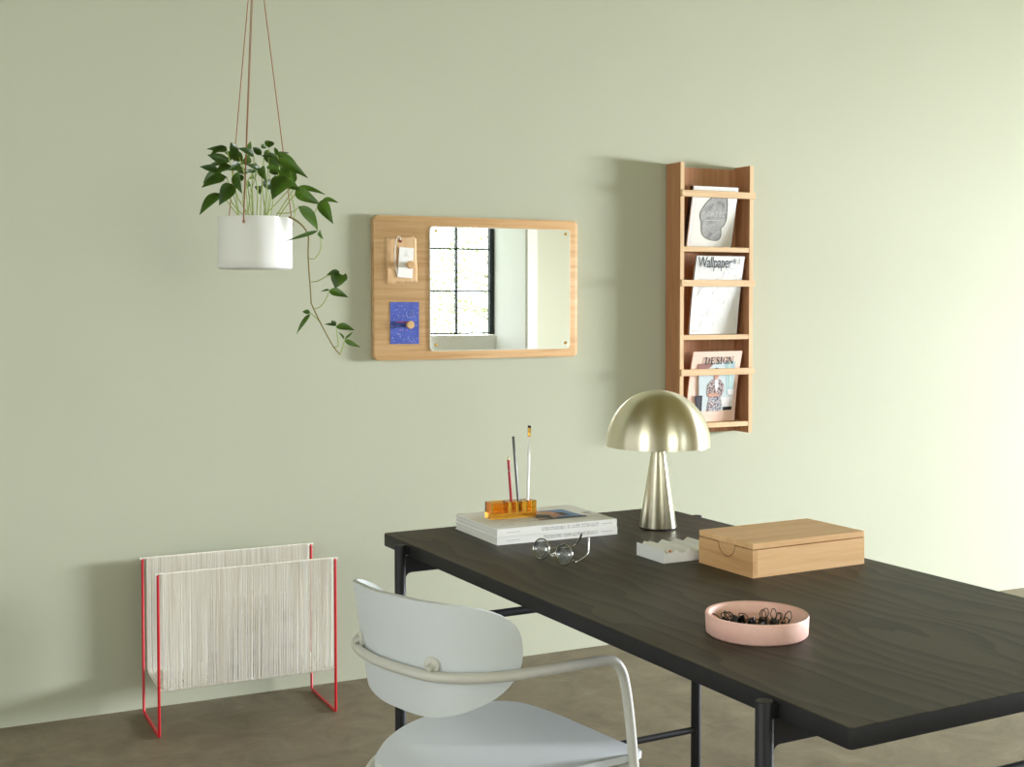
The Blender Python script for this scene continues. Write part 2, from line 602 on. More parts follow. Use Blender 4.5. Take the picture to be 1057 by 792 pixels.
# kraft tag, string, white card and wooden pegs
kraft = wood('kraft_paper', (204, 164, 122), (221, 184, 142), (232, 200, 162), 2, 0.8, 0.15, 40, 0.1, 0.08)
YT = WY - 0.0315
tg_o = thing('paper_tag', 'tan kraft paper tag with looped white string, upper left of the oak board', 'tag', (1.563, YT, 1.353))
nx, nz = 14, 18
tm = MB()
grid = []
for j in range(nz + 1):
    row = []
    v = j / nz
    for i in range(nx + 1):
        u = i / nx
        x = 1.509 + u * (1.623 - 1.509) + (v) * (-0.004 + u * -0.001)
        z = 1.354 + v * 0.156 + u * (0.006 + 0.002 * v)
        if j == 0:
            z += 0.004 * (1 if i % 2 else 0) * (1 if i > 4 else 0)
        if j == nz and i == nx:
            x -= 0.006; z -= 0.006
        y = YT - 0.0012 - 0.0045 * (0.5 - 0.5 * cos(v * 7.0 + 0.6)) * (1 - u) ** 1.5 - 0.003 * u * (0.5 + 0.5 * sin(v * 9))
        row.append(tm.bm.verts.new((x, y, z)))
    grid.append(row)
for j in range(nz):
    for i in range(nx):
        tm.bm.faces.new((grid[j][i], grid[j][i + 1], grid[j + 1][i + 1], grid[j + 1][i]))
tag_paper = rel(tm, tuple(tg_o.location)).build('tag_paper', kraft, tg_o, 3.14)
sol = tag_paper.modifiers.new('thickness', 'SOLIDIFY'); sol.thickness = 0.0006
ey = MB()
ey.lathe([(0, 0.003), (0.003, 0.003), (0.0052, 0.002), (0.006, 0)], n=20)
ey.bm.transform(Matrix.Translation((1.5605, YT - 0.0025, 1.5005)) @ Matrix.Rotation(radians(90), 4, 'X'))
rel(ey, tuple(tg_o.location)).build('eyelet', mat('rust_red_eyelet', (140, 62, 44), 0.5), tg_o, SM)
st = catmull([(1.561, YT - 0.006, 1.504), (1.557, YT - 0.010, 1.514), (1.549, YT - 0.010, 1.514), (1.541, YT - 0.009, 1.50), (1.537, YT - 0.010, 1.475), (1.535, YT - 0.010, 1.445), (1.537, YT - 0.009, 1.42), (1.545, YT - 0.007, 1.392), (1.548, YT - 0.005, 1.378)], 5)
sm_ = MB().tube(st, 0.0011, 6)
st = catmull([(1.559, YT - 0.006, 1.503), (1.553, YT - 0.008, 1.516), (1.545, YT - 0.009, 1.508), (1.540, YT - 0.010, 1.47), (1.540, YT - 0.010, 1.43), (1.545, YT - 0.008, 1.395)], 5)
sm_.tube(st, 0.0011, 6)
rel(sm_, tuple(tg_o.location)).build('string', string_mat, tg_o, 3.14)
cd = MB()
poly = [(1.5555, 1.480), (1.6075, 1.4765), (1.602, 1.374), (1.5475, 1.377)]
cd.prism(poly, XZ, YT - 0.0068, YT - 0.0078)
card = cd.build('note_card', paper)
tag(card, 'small white note card pinned over the kraft tag by a wooden peg', 'card')
sk = MB()
sk.tube(catmull([(1.572, YT - 0.0080, 1.458), (1.574, YT - 0.0080, 1.447), (1.580, YT - 0.0080, 1.450), (1.583, YT - 0.0080, 1.463), (1.578, YT - 0.0080, 1.468), (1.577, YT - 0.0080, 1.452), (1.587, YT - 0.0080, 1.450), (1.588, YT - 0.0080, 1.443)], 4), 0.0003, 4)
sk.build('pencil_sketch', grey_ink, card)


def peg(x, z, y0, label):
    p = MB()
    p.lathe([(0, 0), (0.0085, 0), (0.0095, 0.002), (0.0095, 0.014), (0.0135, 0.0175), (0.0135, 0.026), (0.0120, 0.0275), (0, 0.0275)], n=28)
    p.bm.transform(Matrix.Rotation(radians(90), 4, 'X'))
    o = p.build('wooden_peg', oak_y, None, SM)
    o.location = (x, y0, z)
    return tag(o, label, 'peg', 'wooden pegs on the notice board')


peg(1.587, 1.419, YT - 0.0079, 'round wooden peg holding the small white card')
# blue print card
blue = mat('cobalt_blue_print', (64, 84, 176), 0.6)
noise_col(blue, [(0.35, (58, 76, 168)), (0.65, (72, 94, 186))], (1, 1, 1), 30, 3, 0.5)
bc = thing('postcard', 'cobalt blue postcard with fine white and pink scribbles, lower left of the oak board', 'card', (1.575, YT, 1.148))
rel(MB().prism([(1.523, 1.149), (1.6275, 1.148), (1.628, 1.292), (1.523, 1.292)], XZ, YT - 0.0004, YT - 0.0024), tuple(bc.location)).build('card_sheet', blue, bc)
pw = mat('pale_lilac_ink', (196, 196, 236), 0.6)
yk = YT - 0.0026
kx = lambda px: 1.523 + (px - 75) / (515 - 75) * 0.1045     # positions inside the card
kz = lambda py: 1.292 - (py - 62) / (725 - 62) * 0.143
rnd = random.Random(3)
w = MB()
def scrib(pts, r=0.0006):
    w.tube([(kx(a), yk, kz(b_)) for a, b_ in pts], r, 4)
scrib([(330, 220), (315, 260), (340, 305), (385, 312), (425, 280), (437, 220), (420, 190), (395, 200), (390, 235), (378, 280)])
scrib([(350, 600), (345, 640), (375, 680), (410, 695), (435, 665), (425, 630)])
scrib([(140, 190), (165, 182), (195, 175)]); scrib([(185, 265), (205, 270), (207, 318)]); scrib([(255, 290), (275, 270), (288, 290)])
scrib([(175, 555), (200, 575), (220, 570), (226, 625)], 0.0008); scrib([(275, 700), (282, 650), (300, 645)]); scrib([(480, 240), (505, 220)])
scrib([(490, 160), (512, 145)]); scrib([(130, 320), (135, 355)]); scrib([(460, 450), (485, 430)]); scrib([(262, 490), (265, 525)])
scrib([(120, 660), (140, 690)]); scrib([(195, 95), (210, 130)], 0.0004); scrib([(470, 650), (500, 630)], 0.0004)
for a, b_, s in ((250, 122, .0016), (295, 175, .0014), (450, 297, .0014), (100, 447, .0015), (108, 632, .0019), (160, 480, .001), (325, 82, .0009), (375, 82, .0009), (90, 82, .0009), (145, 68, .0009), (100, 545, .0011), (510, 630, .0009), (210, 720, .001), (345, 700, .0008)):
    w.box(kx(a) - s, kx(a) + s, yk - 0.0002, yk + 0.0003, kz(b_) - s * .8, kz(b_) + s * .8)
for k in range(50):
    a, b_ = rnd.uniform(95, 500), rnd.uniform(80, 710)
    scrib([(a, b_), (a + rnd.uniform(-14, 14), b_ + rnd.uniform(-14, 14))], 0.0003)
rel(w, tuple(bc.location)).build('print_scribbles', pw, bc)
w = MB()
for a, b_, s in ((225, 505, .002), (328, 508, .0016), (110, 245, .001), (375, 510, .0006)):
    w.box(kx(a) - s, kx(a) + s, yk - 0.0002, yk + 0.0003, kz(b_) - s, kz(b_) + s)
rel(w, tuple(bc.location)).build('print_dots', mat('pink_ink', (214, 120, 196), 0.6), bc)
w = MB()
w.box(kx(165), kx(425), yk - 0.0003, yk + 0.0003, kz(388), kz(370))
rel(w, tuple(bc.location)).build('print_bar', mat('crimson_ink', (158, 44, 88), 0.6), bc)
peg(kx(345), kz(422), YT - 0.0028, 'round wooden peg holding the blue postcard')

# ------------------------------------------------------------------ wall magazine rack
sx0, sx1 = 2.653, 2.987
YF = WY - 0.10
rack = thing('magazine_rack', 'tall oak wall rack with three shelves of magazines behind cross bars', 'magazine rack', (2.82, WY - 0.001, 0.785))
RL = tuple(rack.location)
for x in (sx0, sx1 - 0.017):
    rel(MB().box(x, x + 0.017, YF + 0.0012, WY - 0.001, 0.785, 1.815, 0.0008), RL).build('side_panel', rack_z, rack)
    rel(MB().box(x + 0.0002, x + 0.0168, YF, YF + 0.0012, 0.7852, 1.8148), RL).build('edge_strip', oak_pale_z, rack)
rel(MB().box(sx0 + 0.017, sx1 - 0.017, WY - 0.011, WY - 0.001, 0.785, 1.806), RL).build('back_panel', rack_z, rack)
for z in (1.500, 1.1665, 0.8305):
    rel(MB().box(sx0 + 0.017, sx1 - 0.017, YF + 0.001, WY - 0.011, z - 0.0185, z, 0.0008), RL).build('shelf', oak_pale_x, rack)
for z in (1.6985, 1.3625, 1.0255):
    rel(MB().box(sx0 - 0.0015, sx1 + 0.0015, YF - 0.0135, YF, z - 0.0122, z + 0.0122, 0.001), RL).build('cross_bar', oak_pale_x, rack)

# ------------------------------------------------------------------ magazines
def magazine(name, label, cat, x, y, z, tilt, w, h, t, cover, spine, roll=0.0, bend=0.0):
    """root at the base centre, cover facing -y; a slight bend lets the sheet sag"""
    o = thing(name, label, cat, (x, y, z + t * sin(tilt) + 0.0004), 0, None)
    o.rotation_euler = (tilt, roll, 0)
    n = 10
    def slab(y0, y1, x0, x1, h1):
        m = MB()
        rows = []
        for j in range(n + 1):
            v = j / n
            dy = bend * sin(v * pi)
            rows.append([m.bm.verts.new((xx, yy + dy, v * h1)) for xx, yy in ((x0, y0), (x1, y0), (x1, y1), (x0, y1))])
        for a, b_ in zip(rows, rows[1:]):
            for k in range(4):
                m.bm.faces.new((a[k], a[(k + 1) % 4], b_[(k + 1) % 4], b_[k]))
        m.bm.faces.new(rows[0][::-1]); m.bm.faces.new(rows[-1])
        return m
    slab(-t, -t + 0.0006, -w / 2, w / 2, h).build('front_cover', cover, o)
    slab(-t + 0.0007, -0.0007, -w / 2 + 0.0008, w / 2 - 0.001, h - 0.0006).build('pages', page_mat, o)
    slab(-0.0006, 0, -w / 2, w / 2, h).build('back_cover', cover, o)
    slab(-t + 0.0006, -0.0006, -w / 2, -w / 2 + 0.0006, h).build('spine', spine, o)
    o['_t'] = t
    return o


def decal(parent, polys, name, m, w, h, t, lift=0.0006, thick=0.0004):
    """flat print on a cover: polygons in cover fractions (u right, v up)"""
    b = MB()
    for p in polys:
        b.prism([((u - 0.5) * w, v * h) for u, v in p], XZ, -t - lift, -t - lift - thick)
    return b.build(name, m, parent)


TL = radians(12.0)
# top: white magazine with a grey stone-like picture
stone = mat('grey_stone_print', (150, 150, 148), 0.7)
noise_col(stone, [(0.28, (92, 92, 92)), (0.45, (144, 144, 142)), (0.6, (166, 166, 164)), (0.8, (196, 196, 194))], (1, 1, 1), 26, 6, 0.65, 0.8)
off_white = mat('off_white_cover', (226, 226, 220), 0.6)
w_, h_, t_ = 0.2025, 0.232, 0.007
m1 = magazine('magazine', 'white-bordered magazine with a grey stone shape on its cover, on the top shelf', 'magazine', 2.8165, 4.058, 1.5005, TL, w_, h_, t_, mat('white_coated_cover', (228, 229, 228), 0.6), paper)
decal(m1, [[(.06, .035), (.95, .035), (.95, .965), (.06, .965)]], 'cover_panel', off_white, w_, h_, t_, 0.0002, 0.0003)
egg = [(.45, .87), (.72, .87), (.77, .815), (.80, .66), (.81, .47), (.765, .36), (.716, .32), (.733, .21), (.69, .13), (.585, .115), (.43, .14), (.325, .20), (.27, .29), (.25, .42), (.20, .515), (.22, .61), (.31, .73), (.40, .81)]
egg = [(v.x, v.y) for v in catmull([(a, b_, 0) for a, b_ in egg], 4, True)]
decal(m1, [egg], 'stone_picture', stone, w_, h_, t_, 0.0006, 0.0003)
o_ = MB()
o_.tube([((a - .5) * w_, -t_ - 0.0010, b_ * h_) for a, b_ in egg], 0.0011, 4, True)
o_.build('stone_outline', mat('charcoal_print', (74, 74, 74), 0.7), m1)
wd = MB()
for ch, u in (('V', .235), ('O', .36), ('A', .45), ('S', .545), ('E', .63), ('L', .70), ('T', .775)):
    bm_ = text_mesh(ch, 0.026, 0.85)
    wd.merge(bm_, Matrix.Translation(((u - .5) * w_, -t_ - 0.0014, .515 * h_)))
wd.build('cover_title', mat('pale_grey_print', (196, 196, 194), 0.7), m1)
decal(m1, [[(.31, .447), (.68, .447), (.68, .455), (.31, .455)]], 'cover_rule', MATS['pale_grey_print'], w_, h_, t_, 0.0010)
mb_ = magazine('magazine', 'dark-spined magazine hidden behind the stone-cover magazine, top shelf', 'magazine', 2.814, 4.074, 1.5005, TL, 0.2035, 0.233, 0.010, mat('black_cover', (38, 34, 34), 0.5), MATS['black_cover'])

# middle: white magazine with the big name
w_, h_, t_ = 0.2200, 0.302, 0.006
m2 = magazine('magazine', 'white Wallpaper* magazine leaning on the bar of the middle shelf', 'magazine', 2.833, 4.050, 1.167, radians(9.5), w_, h_, t_, mat('white_coated_cover', (228, 229, 228), 0.6), mat('dark_grey_spine', (70, 70, 74), 0.5), bend=0.006)
wd = MB()
bm_ = text_mesh('Wallpaper', 0.0605, 0.64, 0.0004, 0.93)
xs = [v.co.x for v in bm_.verts]
sc_ = 0.155 / (max(xs) - min(xs))
bm_.transform(Matrix.Diagonal((sc_, 1, 1, 1)))
wd.merge(bm_, Matrix.Translation((-w_ / 2 + 0.008, -t_ - 0.0006, h_ - 0.044)))
bm_ = text_mesh('*', 0.052, 0.8, 0.0004)
wd.merge(bm_, Matrix.Translation((-w_ / 2 + 0.166, -t_ - 0.0006, h_ - 0.045)))
wd.build('cover_title', dark_ink, m2)
fl = MB()
rnd = random.Random(11)
for k in range(26):
    u, v = rnd.uniform(.05, .95), rnd.uniform(.05, .82)
    p = [(u, v)]
    a = rnd.uniform(0, 6.28)
    for q in range(5):
        a += rnd.uniform(-.7, .7)
        p.append((min(.97, max(.03, p[-1][0] + .03 * cos(a))), min(.84, max(.03, p[-1][1] + .025 * sin(a)))))
    fl.tube([((a_ - .5) * w_, -t_ - 0.0003 + 0.006 * sin(b_ * pi), b_ * h_) for a_, b_ in p], 0.0005, 4)
fl.build('cover_drawing', mat('faint_grey_print', (198, 203, 204), 0.7), m2)
decal(m2, [[(.63, .838), (.88, .838), (.88, .843), (.63, .843)], [(.89, .90), (.905, .90), (.905, .975), (.89, .975)]] , 'cover_rule', grey_ink, w_, h_, t_, 0.0004)
for_ = MB()
for k in range(5):
    for_.box(-w_ / 2 + 0.009 + k * 0.007, -w_ / 2 + 0.014 + k * 0.007, -t_ - 0.0006, -t_ + 0.0004, 0.012, 0.0145)
for_.build('cover_footer', grey_ink, m2)
mb_ = magazine('magazine', 'yellow-edged magazine peeping out behind the white Wallpaper* magazine', 'magazine', 2.841, 4.074, 1.168, radians(9.0), 0.2135, 0.262, 0.007, mat('yellow_cover', (222, 170, 72), 0.6), mat('pinkish_spine', (206, 176, 156), 0.6), 0.0)

# bottom: pink magazine
blush = mat('blush_cover', (240, 208, 192), 0.6)
w_, h_, t_ = 0.2240, 0.276, 0.006
m3 = magazine('magazine', 'blush pink DESIGN magazine with a photo of a person in a patterned shirt, bottom shelf', 'magazine', 2.8235, 4.052, 0.831, radians(10.5), w_, h_, t_, blush, blush, bend=0.008)
def U(px, py):
    xl = 110 - 40 * (py - 95) / 600.0
    wd_ = 432 - 30 * (py - 95) / 600.0
    return ((px - xl) / wd_, 1 - (py - 95) / 612.0)
ph = decal(m3, [[U(160, 200), U(484, 185), U(448, 612), U(178, 618)]], 'cover_photo', mat('pale_blue_grey_print', (200, 212, 216), 0.6), w_, h_, t_, 0.0002, 0.0003)
ph.location.y = 0.003
def sub(polys, name, rgb, lift):
    return decal(ph, [[U(a, b_) for a, b_ in p] for p in polys], name, mat(name.replace('photo_', '') + '_print', rgb, 0.65), w_, h_, t_, lift)
sub([[(160, 200), (284, 196), (282, 216), (222, 262), (156, 264)]], 'photo_brick', (150, 108, 100), 0.0006)
sub([[(392, 190), (484, 185), (476, 290), (388, 292)], [(400, 300), (470, 300), (462, 470), (398, 470)]], 'photo_window', (168, 196, 200), 0.0006)
sub([[(420, 190), (440, 190), (436, 285), (416, 285)], [(430, 300), (446, 300), (440, 400), (424, 400)]], 'photo_foliage', (190, 214, 206), 0.0010)
sub([[(136, 478), (200, 476), (196, 612), (150, 616)], [(376, 585), (450, 583), (448, 612), (374, 614)]], 'photo_dark_frame', (30, 32, 38), 0.0010)
sub([[(146, 490), (188, 488), (186, 600), (158, 602)]], 'photo_dark_panel', (62, 64, 74), 0.0014)
sub([[(360, 500), (460, 490), (452, 580), (366, 580)], [(415, 430), (468, 430), (462, 480), (420, 480)]], 'photo_cushion', (236, 232, 236), 0.0010)
shirt_print = mat('patterned_shirt_print', (120, 116, 120), 0.65)
noise_col(shirt_print, [(0.40, (40, 42, 54)), (0.47, (150, 130, 128)), (0.53, (206, 196, 190)), (0.60, (150, 84, 92)), (0.66, (70, 72, 84))], (1, 1, 1), 95, 3, 0.6)
decal(ph, [[U(a, b_) for a, b_ in [(276, 345), (300, 336), (316, 360), (330, 336), (356, 345), (382, 390), (380, 450), (352, 500), (262, 500), (238, 470), (240, 390)]]], 'photo_shirt', shirt_print, w_, h_, t_, 0.0014)
trs = mat('patterned_trousers_print', (150, 150, 160), 0.65)
noise_col(trs, [(0.40, (62, 70, 96)), (0.5, (206, 206, 210)), (0.62, (120, 80, 84))], (1, 1, 1), 85, 3, 0.6)
decal(ph, [[U(a, b_) for a, b_ in [(258, 500), (352, 498), (360, 560), (352, 618), (312, 618), (306, 560), (298, 618), (240, 618), (246, 560)]]], 'photo_trousers', trs, w_, h_, t_, 0.0014)
sub([[(304, 336), (330, 336), (334, 400), (318, 450), (304, 400)]], 'photo_undershirt', (226, 226, 228), 0.0018)
sub([[(296, 268), (304, 252), (330, 250), (340, 270), (338, 306), (324, 338), (306, 338), (296, 306)], [(240, 468), (262, 458), (330, 462), (334, 482), (270, 488), (244, 482)]], 'photo_skin', (206, 152, 132), 0.0022)
sub([[(292, 266), (298, 244), (318, 236), (336, 244), (344, 266), (330, 256), (306, 256)]], 'photo_hair', (40, 30, 30), 0.0026)

# serif word DESIGN, drawn stroke by stroke
sw = MB()
LX0, LX1, LZ0, LZ1 = -w_ / 2 + 0.056, -w_ / 2 + 0.191, h_ - 0.049, h_ - 0.0215
LH = LZ1 - LZ0
def stroke(x0, z0, x1, z1, wd0, wd1=None):
    wd1 = wd0 if wd1 is None else wd1
    sw.prism([(x0 - wd0 / 2, z0), (x0 + wd0 / 2, z0), (x1 + wd1 / 2, z1), (x1 - wd1 / 2, z1)], XZ, -t_ - 0.0002, -t_ - 0.0008)
def hbar(x0, x1, z, th):
    sw.prism([(x0, z - th / 2), (x1, z - th / 2), (x1, z + th / 2), (x0, z + th / 2)], XZ, -t_ - 0.0002, -t_ - 0.0008)
def bowl_arc(cx, cz, rx, rz, a0, a1, th0, th1):
    n = 12
    outer, inner = [], []
    for k in range(n + 1):
        a = radians(a0 + (a1 - a0) * k / n)
        th = th0 + (th1 - th0) * (1 - abs(2 * k / n - 1))
        outer.append((cx + rx * cos(a), cz + rz * sin(a)))
        inner.append((cx + (rx - th) * cos(a), cz + (rz - min(th, 0.0012)) * sin(a)))
    for k in range(n):
        sw.prism([outer[k], outer[k + 1], inner[k + 1], inner[k]], XZ, -t_ - 0.0002, -t_ - 0.0008)
TH, TN = 0.0052, 0.0019
x = LX0
# D
stroke(x + 0.004, LZ0, x + 0.004, LZ1, TH); hbar(x, x + 0.010, LZ0 + TN / 2, TN); hbar(x, x + 0.010, LZ1 - TN / 2, TN)
bowl_arc(x + 0.009, (LZ0 + LZ1) / 2, 0.0125, LH / 2, -90, 90, TN, TH)
x += 0.0265
# E
stroke(x + 0.004, LZ0, x + 0.004, LZ1, TH)
for z, l in ((LZ0 + TN / 2, 0.018), (LZ1 - TN / 2, 0.017), ((LZ0 + LZ1) / 2, 0.012)):
    hbar(x, x + l, z, TN)
stroke(x + 0.0175, LZ0, x + 0.0175, LZ0 + 0.007, TN); stroke(x + 0.0165, LZ1 - 0.007, x + 0.0165, LZ1, TN); stroke(x + 0.012, (LZ0 + LZ1) / 2 - .003, x + 0.012, (LZ0 + LZ1) / 2 + .003, TN)
x += 0.0230
# S
cz = (LZ0 + LZ1) / 2
pts = [(x + 0.0145, LZ1 - 0.006), (x + 0.011, LZ1 - 0.001), (x + 0.006, LZ1 - 0.001), (x + 0.0025, LZ1 - 0.006), (x + 0.005, cz + 0.003), (x + 0.012, cz - 0.003), (x + 0.0148, LZ0 + 0.006), (x + 0.011, LZ0 + 0.001), (x + 0.0055, LZ0 + 0.001), (x + 0.0015, LZ0 + 0.007)]
cp = catmull([(a, b_, 0) for a, b_ in pts], 4)
for i_, (a, b_) in enumerate(zip(cp, cp[1:])):
    f_ = 1 - abs(2 * i_ / (len(cp) - 1) - 1)
    th = 0.0013 + 0.0042 * f_
    d = (b_ - a); nrm = Vector((-d.y, d.x, 0)).normalized() * th / 2
    q = [a + nrm, b_ + nrm, b_ - nrm, a - nrm]
    sw.prism([(v.x, v.y) for v in q], XZ, -t_ - 0.0002, -t_ - 0.0008)
x += 0.0195
# I
stroke(x + 0.0045, LZ0, x + 0.0045, LZ1, TH); hbar(x, x + 0.009, LZ0 + TN / 2, TN); hbar(x, x + 0.009, LZ1 - TN / 2, TN)
x += 0.0125
# G
bowl_arc(x + 0.0115, cz, 0.0115, LH / 2, 60, 300, TN, TH)
stroke(x + 0.0180, LZ0 + 0.002, x + 0.0180, cz - 0.001, 0.0045); hbar(x + 0.0125, x + 0.0215, cz - 0.001, TN); stroke(x + 0.0185, LZ1 - 0.008, x + 0.0185, LZ1 - 0.001, TN)
x += 0.0250
# N
stroke(x + 0.0025, LZ0, x + 0.0025, LZ1, TN); stroke(x + 0.0215, LZ0, x + 0.0215, LZ1, TN); stroke(x + 0.0205, LZ0, x + 0.0035, LZ1, TH)
hbar(x - 0.001, x + 0.006, LZ0 + TN / 2, TN); hbar(x - 0.001, x + 0.005, LZ1 - TN / 2, TN); hbar(x + 0.018, x + 0.025, LZ1 - TN / 2, TN)
sw.build('cover_title', black_ink, m3)
fx = MB()
fx.box(-w_ / 2 + 0.030, w_ / 2 - 0.05, -t_ - 0.0004, -t_ + 0.0008, 0.022, 0.0225)
fx.build('cover_rule', mat('dusty_pink_print', (214, 172, 160), 0.7), m3)

# ------------------------------------------------------------------ desk (rotated 2.4 degrees off the wall)
desk = thing('desk', 'long desk with dark-stained oak top and black tubular legs', 'desk', (1.051, 2.859, 0.0), radians(2.4))
# local axes: +x along the short end, -y along the length
TL_, TW = 1.58, 0.805
tp = MB()
tp.prism(rounded_rect(0.001, TW - 0.001, -TL_ + 0.001, -0.001, 0.006, 3), XY, 0.7385, 0.7400, 0.0)
tp.build('tabletop', black_oak, desk, SM)
MB().prism(rounded_rect(0, TW, -TL_, 0, 0.007, 3), XY, 0.7100, 0.7384, 0.0008).build('tabletop_edge', black_edge, desk, SM)
for v in (-0.1425, -1.4285):
    for u in (-0.018, TW + 0.018):
        lg = MB().lathe([(0, 0), (0.0125, 0), (0.0132, 0.004), (0.0132, 0.7345), (0.0118, 0.7368), (0, 0.7372)], u, v, 24).build('leg', black_steel, desk, SM)
        MB().box(min(u, u + (0.018 if u < 0 else -0.018)) , max(u, u + (0.018 if u < 0 else -0.018)), v - 0.010, v + 0.010, 0.715, 0.733).build('bracket', black_steel, lg)
    # end plate with filleted corners
    zt, zb, fl_ = 0.7098, 0.672, 0.014
    x0, x1 = -0.018, TW + 0.018
    poly = [(x0, zt), (x0, zb - fl_)]
    for k in range(9):
        a = radians(180 - 90 * k / 8)
        poly.append((x0 + 0.012 + fl_ + fl_ * cos(a), zb - fl_ + fl_ * sin(a)))
    for k in range(9):
        a = radians(90 - 90 * k / 8)
        poly.append((x1 - 0.012 - fl_ + fl_ * cos(a), zb - fl_ + fl_ * sin(a)))
    poly += [(x1, zb - fl_), (x1, zt)]
    MB().prism(poly, XZ, v - 0.004, v + 0.004).build('end_rail', black_steel, desk)
    for z, r in ((0.548, 0.0100), (0.172, 0.0085)):
        MB().tube([(x0, v, z), (x1, v, z)], r, 16).build('stretcher', black_steel, desk, SM)

# ------------------------------------------------------------------ armchair
# local axes: +x the way the chair faces, +y its left (far) side
chair = thing('armchair', 'pale grey shell armchair with a looped tube armrest, drawn up to the desk', 'chair', (0.8447, 2.1754, 0.0), radians(9.0))
near = [(-0.056, 0.0), (-0.050, -0.049), (-0.034, -0.118), (-0.004, -0.160), (0.035, -0.187), (0.085, -0.207), (0.16, -0.216), (0.24, -0.223)]
far = [(-0.057, 0.040), (-0.049, 0.095), (-0.030, 0.142), (0.008, 0.182), (0.060, 0.204), (0.13, 0.212), (0.19, 0.214)]
AZ = 0.640
path = [(0.372, 0.222, 0.0), (0.330, 0.220, 0.30), (0.304, 0.218, 0.50), (0.292, 0.217, 0.595), (0.282, 0.216, 0.622), (0.262, 0.2155, 0.637), (0.235, 0.215, AZ)]
path = [Vector(p) for p in path] + [Vector((x, y, AZ)) for x, y in far[::-1][1:]] + [Vector((x, y, AZ)) for x, y in near]
path += [Vector(p) for p in [(0.283, -0.2275, AZ - 0.0004), (0.306, -0.231, 0.634), (0.319, -0.234, 0.618), (0.326, -0.2375, 0.590), (0.3345, -0.240, 0.53), (0.344, -0.242, 0.435), (0.362, -0.246, 0.24), (0.386, -0.252, 0.0)]]
MB().tube(catmull(path, 5), 0.0096, 16).build('arm_tube', chair_tube, chair, SM)

# curved shell backrest: follows the loop, set in from it
plan = [Vector((x, y, 0)) for x, y in [(0.30, 0.217)] + far[::-1] + near + [(0.30, -0.228)]]
plan = catmull(plan, 24)
k0 = min(range(len(plan)), key=lambda k: abs(plan[k].y + 0.014) + (5 if plan[k].x > 0 else 0))
acc = [0.0]
for a, b_ in zip(plan, plan[1:]):
    acc.append(acc[-1] + (b_ - a).length)


def shell_pt(s, z):
    """s = arc length from the back centre (+ towards the near arm), z = height"""
    t = acc[k0] + s
    k = max(0, min(len(acc) - 2, next((i for i in range(len(acc) - 1) if acc[i + 1] >= t), len(acc) - 2)))
    f = (t - acc[k]) / (acc[k + 1] - acc[k])
    p = plan[k].lerp(plan[k + 1], f)
    ka, kb = max(0, k - 6), min(len(plan) - 1, k + 7)
    d = (plan[kb] - plan[ka]).normalized()
    nrm = Vector((-d.y, d.x, 0))             # towards the sitter
    if nrm.dot(Vector((0.12, -0.014, 0)) - p) < 0:
        nrm = -nrm
    back = max(0.0, 1 - abs(s) / 0.30)
    return p + nrm * (0.0160 - 0.225 * (z - 0.64) * (0.25 + 0.75 * back)) + Vector((0, 0, z))


SH, HH, ZC = 0.2925, 0.107, 0.668
sh = MB()
NR, NA = 14, 80
rings = [[sh.bm.verts.new(shell_pt(0, ZC))]]
for r in range(1, NR + 1):
    f = r / NR
    ring = []
    for k in range(NA):
        a = 2 * pi * k / NA
        ca, sa = cos(a), sin(a)
        EX = (3.0 if ca > 0 else 2.3) if sa > 0 else 2.15
        n_ = (abs(ca) ** EX + abs(sa) ** EX) ** (-1.0 / EX)
        s = SH * f * n_ * ca
        z = ZC + (HH if sa > 0 else HH + 0.009) * f * n_ * sa
        ring.append(sh.bm.verts.new(shell_pt(s, z)))
    rings.append(ring)
for k in range(NA):
    sh.bm.faces.new((rings[0][0], rings[1][k], rings[1][(k + 1) % NA]))
for r in range(1, NR):
    for k in range(NA):
        sh.bm.faces.new((rings[r][k], rings[r + 1][k], rings[r + 1][(k + 1) % NA], rings[r][(k + 1) % NA]))
back = sh.build('backrest', chair_mat, chair, 3.14)
sol = back.modifiers.new('thickness', 'SOLIDIFY'); sol.thickness = 0.0085; sol.offset = 0.0
back.modifiers.new('crisp_rim', 'EDGE_SPLIT').split_angle = radians(50)
for s in (-0.118, 0.118):
    z = 0.658
    p = shell_pt(s, z); q = shell_pt(s + 0.002, z)
    tdir = (q - p).normalized()
    nrm = Vector((tdir.y, -tdir.x, 0))
    if nrm.dot(p - Vector((0.12, -0.014, z))) < 0:
        nrm = -nrm
    d = MB()
    d.lathe([(0, 0.0085), (0.0055, 0.0085), (0.0062, 0.0075), (0.0140, 0.0066), (0.0152, 0.0052), (0.0152, 0.0), (0, 0)], n=24)
    d.tube([(0, 0, 0.006), (0, -0.004, 0.018)], 0.0058, 12)
    q_ = nrm.to_track_quat('Z', 'Y').to_matrix().to_4x4()
    d.bm.transform(Matrix.Translation(p + nrm * 0.0035) @ q_)
    d.build('mounting_disc', chair_tube, chair, SM)

